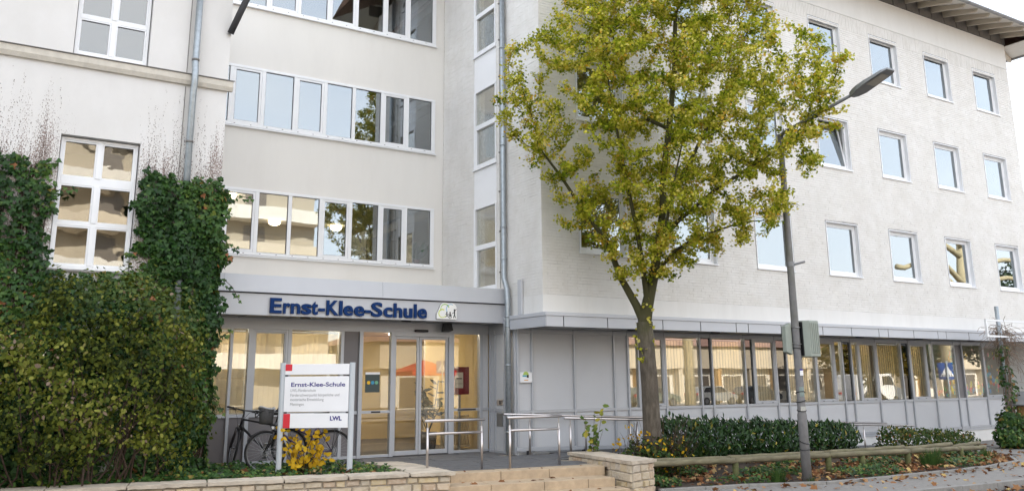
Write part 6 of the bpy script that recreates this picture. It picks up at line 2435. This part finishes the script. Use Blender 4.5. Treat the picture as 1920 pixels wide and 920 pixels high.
ys = thing('yellow_shrub', 'small shrub with large bright yellow leaves below the signboard', 'shrub', (4.8, 14.05, .42))
mb = MB()
YP, YN, YU = [], [], []
for i in range(34):
    tipv = Vector((4.78 + RNG.normal(0, .22), 14.02 + RNG.normal(0, .15), RNG.uniform(.62, 1.24)))
    b0 = Vector((4.8 + RNG.normal(0, .05), 14.05 + RNG.normal(0, .05), .40))
    mid = b0.lerp(tipv, .55) + Vector(RNG.normal(0, .04, 3))
    mb.tube([b0, mid, tipv], [.006, .004, .002], 5, caps=False)
    for k2 in range(6):
        q = mid.lerp(tipv, k2 / 5) + Vector(RNG.normal(0, .025, 3))
        YP.append(tuple(q))
        YN.append((-.25 + RNG.normal(0, .35), -.9, .5 + RNG.normal(0, .3)))
        YU.append((RNG.normal(0, .8), -.1, -.6 + RNG.normal(0, .4)))
mb.build('stems', M_twig, ys)['kind'] = 'stuff'
leaves('foliage', YP, YN, YU, RNG.uniform(.06, .115, len(YP)), OVAL, L_yellow, ys, np.clip(RNG.normal(.55, .22, len(YP)), 0, 1))

# grass tufts
def tuft(label, x, y, z, n2, r, h):
    t = thing('grass_tuft', label, 'grass', (x, y, z), 0, 'grass tufts at the bed edge')
    a, rr = RNG.uniform(0, 6.28, n2), r * np.sqrt(RNG.random(n2))
    P_ = np.stack([x + rr * np.cos(a), y + rr * .6 * np.sin(a), np.full(n2, z)], 1)
    U2 = np.stack([np.cos(a) * 1.5 * rr / r, np.sin(a) * 1.3 * rr / r - .2, np.full(n2, 1.0)], 1) + RNG.normal(0, .12, (n2, 3))
    N2 = np.stack([np.cos(a), np.sin(a) - .3, np.full(n2, .1)], 1)
    leaves('blades', P_, N2, U2, (.35 + .9 * RNG.random(n2)) * h * (1.15 - .35 * rr / r), BLADE, L_grass, t)
tuft('large tuft of long green grass in front of the log rail', 17.5, 11.25, .03, 520, .30, .32)
tuft('grass tuft at the far end of the log rail', 20.2, 11.6, .02, 240, .26, .22)
tuft('grass tuft just left of the lamp post', 12.75, 11.25, .03, 260, .16, .22)
tuft('small grass tuft at the foot of the lamp post', 13.25, 10.92, .02, 70, .12, .12)
tuft('small grass tuft at a rail post between lamp post and large tuft', 15.6, 11.45, .03, 120, .13, .18)

# ------------------------------------------------------------------ climbing plant on the pole
cl = thing('climbing_plant', 'climbing plant with dry brown tangle on top growing up the steel pole', 'climber', (24.3, 13.2, 0))
mb = MB()
for i in range(150):
    a = RNG.uniform(0, 6.28)
    z0 = RNG.uniform(2.5, 3.3)
    p = [Vector((24.3 + .12 * math.cos(a), 13.15 + .12 * math.sin(a), z0))]
    d = Vector((math.cos(a) * .6 + .25, math.sin(a) * .6, RNG.uniform(-.2, .8)))
    for k2 in range(5):
        d = d + Vector((RNG.normal(0, .5), RNG.normal(0, .5), -.30 + RNG.normal(0, .3)))
        p.append(p[-1] + d.normalized() * RNG.uniform(.09, .17))
    mb.tube(p, .0055, 3, caps=False)
mb.build('dry_tangle', M_dry, cl)
mb = MB()
for i in range(16):
    a = RNG.uniform(0, 6.28)
    mb.tube([(24.3 + .10 * math.cos(a + z) + RNG.normal(0, .03), 13.18 + .10 * math.sin(a + z), z) for z in np.linspace(0, 3.1, 12)], .010, 4, caps=False)
for i in range(26):
    p = [Vector((24.35, 13.15, RNG.uniform(1.2, 2.9)))]
    d = Vector((RNG.uniform(-.3, .8), -.1, RNG.normal(0, .3)))
    for k2 in range(5):
        d = d + Vector((RNG.normal(0, .25), RNG.normal(0, .2), -.15))
        p.append(p[-1] + d.normalized() * .14)
    mb.tube(p, .005, 3, caps=False)
mb.build('vine_stems', M_dry, cl)
ce = [((24.3, 13.15, .32), (.62, .42, .42)), ((24.25, 13.15, .72), (.40, .34, .42)), ((24.3, 13.15, 1.2), (.20, .2, .4)), ((24.2, 13.1, 1.9), (.20, .2, .35)), ((24.15, 13.1, 2.55), (.20, .18, .24)), ((24.75, 13.1, .25), (.5, .35, .3)), ((24.4, 13.1, 1.6), (.22, .2, .3))]
P, N_ = shell(ce, 3600, .45)
ok = (P[:, 2] > .02) & ((P[:, 2] < .95) | (RNG.random(len(P)) < .16))
P, N_ = P[ok], N_[ok]
m2 = len(P)
leaves('foliage', P, N_ + sph(m2) * .6 + np.array([0, -.3, .2]), sph(m2) * .6 + np.array([0, 0, -.8]), RNG.uniform(.06, .12, m2), IVY, L_ivy, cl)
# weeds that lean on the white plinth
wd_ = thing('wall_weeds', 'dark trailing weeds against the white plinth right of the low shrub', 'plant', (23, 14.2, 0))
mb = MB()
WPp = []
for i in range(9):
    x = 22.6 + RNG.uniform(0, 1.3)
    p = [Vector((x, 14.1, 0))]
    for k2 in range(8):
        p.append(p[-1] + Vector((-.06 + RNG.normal(0, .04), .02, .055 + RNG.normal(0, .02))))
        WPp += [tuple(p[-1] + Vector(RNG.normal(0, .025, 3))) for _ in range(2)]
    mb.tube(p, .004, 4, caps=False)
mb.build('stems', M_twig, wd_)
leaves('foliage', WPp, np.array([0, -1, .3]) + RNG.normal(0, .3, (len(WPp), 3)), RNG.normal(0, 1, (len(WPp), 3)), RNG.uniform(.05, .09, len(WPp)), OVAL, L_ivy, wd_)

# ------------------------------------------------------------------ the other side of the street (seen mirrored in the glass)
M_creamfar = mat('cream_parapet', (.58, .50, .38), .85, .05, .5)
M_whitefar = mat('white_shop_wall', (.70, .66, .58), .85, .05, .5)
M_beige = mat('beige_facade', (.40, .35, .27), .85, .06, .4)
M_pinkroof = mat('rosy_roof', (.33, .20, .16), .9, .12, 2)
M_winfar = mat('dark_far_window', (.14, .12, .10), .3, .1, 1, spec=.6)
M_orange = mat('ochre_pier', (.42, .24, .09), .85, .1, 2)
sh = thing('shop_row', 'long low shop building with a cream parapet across the street', 'building', (60, -30, 0))
MB().box(26, 120, -38, -27, -.05, 2.95).build('wall', M_whitefar, sh)
MB().box(25.5, 120.5, -38.4, -26.2, 2.951, 4.9).build('parapet', M_creamfar, sh)
MB().hexa([(25, -39, 4.91), (121, -39, 4.91), (121, -25.8, 4.91), (25, -25.8, 4.91), (29, -33.5, 7.2), (117, -33.5, 7.2), (117, -31.5, 7.2), (29, -31.5, 7.2)]).build('roof', M_pinkroof, sh)
x = 27.5
i = 0
while x < 118:
    w_ = random.choice((1.4, 2.2, 2.8))
    MB().box(x, x + w_, -27.02, -26.95, .9 if i % 3 else .1, 2.3).build('window', M_winfar, sh)
    MB().box(x + w_ + .5, x + w_ + 1.0, -27.3, -26.3, 0, 2.95).build('pier', M_orange if i % 2 else M_creamfar, sh)
    x += w_ + 1.9
    i += 1
tb_ = thing('apartment_block', 'beige apartment block with scalloped balcony fronts across the street', 'building', (2, -34, 0))
MB().box(-40, 24, -46, -33, -.05, 17.98).build('wall', M_beige, tb_)
for f in range(5):
    z = 3.0 + f * 3.0
    mb = MB()
    pts = []
    for k2 in range(129):
        xx = -40 + k2 * .5
        pts.append((xx, -33 + 1.5 + .5 * abs(math.sin(xx * .55))))
    poly = pts + [(24, -32.99), (-40, -32.99)]
    mb.prism(poly, lambda u, v, d: (u, v, d), z, z + 1.1)
    mb.build('balcony_front', M_creamfar if f % 2 else M_whitefar, tb_)
    x = -38
    while x < 22:
        MB().box(x, x + 1.8, -33.02, -32.97, z + 1.15, z + 2.7).build('window', M_winfar, tb_)
        x += 4.0
MB().box(-41, 25, -47, -32.6, 18.0, 18.3).build('roof', M_zincdark, tb_)

def far_tree(name, label, x, y, h, r, L_, n2, leaf, bare=False):
    t = thing(name, label, 'tree', (x, y, 0))
    mb_ = MB()
    mb_.tube([(x, y, 0), (x + .1, y, h * .3), (x, y + .1, h * .6), (x + .1, y, h * .9)], [.3, .24, .16, .05], 10)
    for i2 in range(16):
        a = i2 * 2.4
        z0 = h * (.32 + .035 * i2)
        mb_.tube([(x, y, z0), (x + r * .4 * math.cos(a), y + r * .4 * math.sin(a), z0 + h * .08), (x + r * .8 * math.cos(a), y + r * .8 * math.sin(a), z0 + h * .16)], [.1, .06, .02], 6)
    mb_.build('trunk', M_limb, t, smooth=True)
    e_ = []
    for i2 in range(12):
        a = i2 * 2.4
        e_.append(((x + r * .5 * math.cos(a), y + r * .5 * math.sin(a), h * (.36 + .045 * i2)), (r * .52, r * .52, h * .16)))
    P_, Nn = shell(e_, n2, .5, .2)
    leaves('crown', P_, Nn + sph(len(P_)) * .6, sph(len(P_)), RNG.uniform(leaf * .7, leaf * 1.3, len(P_)), OVAL, L_, t)
far_tree('autumn_tree', 'yellow autumn tree across the street, by the white van', 64, -16, 8, 4.6, L_far, 6000, .32)
far_tree('autumn_tree', 'second yellow autumn tree across the street, farther along', 72, -17, 8.5, 4.6, L_far, 6000, .32)
far_tree('evergreen_tree', 'dark evergreen tree across the street near the crossing sign', 70, -9, 11, 2.6, L_conifer, 4500, .3)
far_tree('evergreen_tree', 'slim dark evergreen tree across the street behind the white van', 61.5, -9, 9, 1.5, L_conifer, 3500, .25)
# bare pollarded plane tree
M_plane = mat('plane_bark', (.40, .33, .20), .9, .3, 3, dirt=.7, dirtcol=(.16, .14, .08), dscale=3)
pt = thing('plane_tree', 'bare pollarded plane tree with mottled bark across the street', 'tree', (60, -6, 0))
mb = MB()
mb.tube([(60, -6, 0), (60.1, -6, 4), (59.9, -6.1, 8), (60.3, -6, 12.3)], [.42, .36, .32, .2], 12)
mb.build('trunk', M_plane, pt, smooth=True)
mb = MB()
for (z, a, l) in ((7.5, 20, 7), (8.5, 170, 6), (9.5, -20, 6.5), (10.5, 200, 6), (11.2, 60, 5), (11.8, 150, 4.5), (12.2, -10, 5.5), (9.0, 5, 8), (8.0, 185, 7.5)):
    pts = [Vector((60, -6, z))]
    for k2 in range(6):
        pts.append(Vector((60 + l * (k2 + 1) / 6 * math.cos(R(a)) + RNG.normal(0, .15), -6 + l * .5 * (k2 + 1) / 6 * math.sin(R(a)), z + 1.6 * math.sin((k2 + 1) / 6 * 2.2) + RNG.normal(0, .12))))
    mb.tube(pts, [.22, .2, .18, .17, .16, .17, .2], 8)
mb.build('limbs', M_plane, pt, smooth=True)

pt2 = thing('plane_tree', 'pale plane tree trunk standing before the shop row', 'tree', (38.5, -10, 0))
MB().tube([(38.5, -10, 0), (38.6, -10, 3), (38.4, -10, 7), (38.6, -10, 9)], [.36, .32, .28, .15], 12).build('trunk', M_plane, pt2, smooth=True)
mb = MB()
for k2 in range(7):
    a = k2 * 2.4
    mb.tube([(38.5, -10, 5.5 + k2 * .5), (38.5 + 1.4 * math.cos(a), -10 + 1.4 * math.sin(a), 6.6 + k2 * .5), (38.5 + 2.2 * math.cos(a), -10 + 2.2 * math.sin(a), 8 + k2 * .5)], [.14, .12, .10], 8)
mb.build('limbs', M_plane, pt2, smooth=True)

# parked vehicles
M_tyre2 = M_tyre
M_carglass = mat('car_window', (.02, .022, .025), .08, .05, 1, spec=.8)
def car(name, label, x, y, rot, paint, van=False):
    t = thing(name, label, 'van' if van else 'car', (x, y, -.02), R(rot))
    if van:
        body = [(-2.6, .35), (-2.62, 1.2), (-2.5, 2.25), (1.2, 2.30), (1.75, 1.45), (2.5, 1.15), (2.62, .6), (2.5, .35)]
        win = [(.25, 1.45), (.25, 2.1), (1.15, 2.12), (1.6, 1.45)]
    else:
        body = [(-2.1, .35), (-2.15, .8), (-2.0, 1.02), (-1.55, 1.42), (-.6, 1.50), (.45, 1.42), (1.15, .98), (1.95, .82), (2.12, .6), (2.05, .35)]
        win = [(-1.55, 1.02), (-1.35, 1.36), (-.6, 1.43), (.40, 1.36), (.95, 1.0)]
    hw = .95 if van else .86
    MB().prism(body, lambda u, v, d: (u, d, v), -hw, hw).build('body', paint, t, local=True, bevel=.08, seg=3)
    for s in (-1, 1):
        MB().prism(win, lambda u, v, d: (u, s * (hw + .002) + d, v), -.004, .004).build('side_window', M_carglass, t, local=True)
    for wx in ((-1.55, 1.6) if van else (-1.3, 1.3)):
        for s in (-1, 1):
            w_ = MB().tube([(wx, s * (hw - .2), .32), (wx, s * (hw + .01), .32)], .32, 20).build('wheel', M_tyre2, t, local=True)
            MB().tube([(wx, s * (hw - .02), .32), (wx, s * (hw + .018), .32)], .19, 16).build('rim', M_rim, w_, local=True)
    bx = -2.6 if van else -2.12
    for s in (-1, 1):
        MB().box(bx - .06, bx + .04, s * .66 - .12, s * .66 + .12, .78, .95).build('tail_light', M_refl, t, local=True)
        MB().box(-bx - .06, -bx + .02, s * .62 - .14, s * .62 + .14, .62, .74).build('headlight', M_steel, t, local=True)
car('parked_car', 'dark grey parked car across the street, in front of the shops', 56, -20.5, 4, mat('car_dark_paint', (.03, .035, .04), .25, .05, 2, coat=.6))
car('parked_car', 'silver parked car across the street, in front of the shops', 50.5, -20.2, 2, mat('car_silver_paint', (.35, .36, .36), .3, .05, 2, metal=.5, coat=.6))
car('parked_car', 'green-grey parked car across the street, nearest the apartment block', 44.5, -20.4, 3, mat('car_green_paint', (.14, .17, .14), .3, .05, 2, metal=.3, coat=.6))
car('parked_van', 'white delivery van parked in front of the yellow trees', 59.0, -11.8, 3, mat('van_white_paint', (.75, .75, .74), .35, .03, 2, coat=.5), van=True)
PXx, PYy = 22.6, -13.0
ps = thing('market_parasol', 'red square market parasol across the street', 'parasol', (PXx, PYy, 0))
M_redcloth = mat('red_parasol_cloth', (.62, .045, .03), .8, .06, 3)
mb = MB()
for i in range(4):
    a0, a1 = R(45 + 90 * i), R(135 + 90 * i)
    mb.poly([(PXx, PYy, 3.2), (PXx + 2.0 * math.cos(a0), PYy + 2.0 * math.sin(a0), 2.55), (PXx + 2.0 * math.cos(a1), PYy + 2.0 * math.sin(a1), 2.55)])
    mb.poly([(PXx + 2.0 * math.cos(a0), PYy + 2.0 * math.sin(a0), 2.55), (PXx + 2.0 * math.cos(a0), PYy + 2.0 * math.sin(a0), 2.3), (PXx + 2.0 * math.cos(a1), PYy + 2.0 * math.sin(a1), 2.3), (PXx + 2.0 * math.cos(a1), PYy + 2.0 * math.sin(a1), 2.55)])
mb.build('canopy', M_redcloth, ps)
MB().tube([(PXx, PYy, 0), (PXx, PYy, 3.15)], .03, 10).build('pole', M_steel, ps, smooth=True)
def crossing_sign(label, x, y, z, face):
    t = thing('crossing_sign', label, 'traffic sign', (x, y, 0), R(face))
    MB().tube([(0, .05, 0), (0, .05, z + .4)], .035, 10).build('post', M_zinc, t, local=True, smooth=True)
    MB().box(-.33, .33, -.012, .012, z - .33, z + .33).build('plate', mat('sign_blue', (.01, .07, .30), .4, .03, 3), t, local=True)
    for s in (-1, 1):
        MB().poly
        m_ = MB()
        m_.prism([(-.26, z - .22), (.26, z - .22), (0, z + .25)], lambda u, v, d: (u, s * .0125 + s * d, v), 0, .002)
        m_.build('triangle', M_board, t, local=True)
        m_ = MB()
        yb = s * .0160
        m_.poly([(.02 * math.cos(a) + .0, yb, z + .11 + .02 * math.sin(a)) for a in np.linspace(0, 6, 9)])
        for (a, c, w_) in (((0, .09), (0, -.02), .02), ((0, -.02), (-.05, -.13), .012), ((0, -.02), (.06, -.13), .012), ((0, .06), (-.06, .0), .009), ((0, .06), (.06, .01), .009)):
            m_.obox(((a[0] + c[0]) / 2, yb, z + (a[1] + c[1]) / 2), Vector((c[0] - a[0], 0, c[1] - a[1])).normalized(), (0, 1, 0), Vector((-(c[1] - a[1]), 0, c[0] - a[0])).normalized(), math.hypot(c[0] - a[0], c[1] - a[1]) / 2, .0006, w_)
        for k2 in range(5):
            m_.box(-.19 + k2 * .08, -.15 + k2 * .08, yb - .0005, yb + .0005, z - .20, z - .15)
        m_.build('walker_symbol', M_black, t, local=True)['kind'] = 'stuff'
crossing_sign('blue zebra crossing sign on the pavement past the end of the wing', 32.9, 10.5, 2.15, 48)
crossing_sign('blue zebra crossing sign across the street by the red parasol', 21.3, -8.2, 2.7, 0)
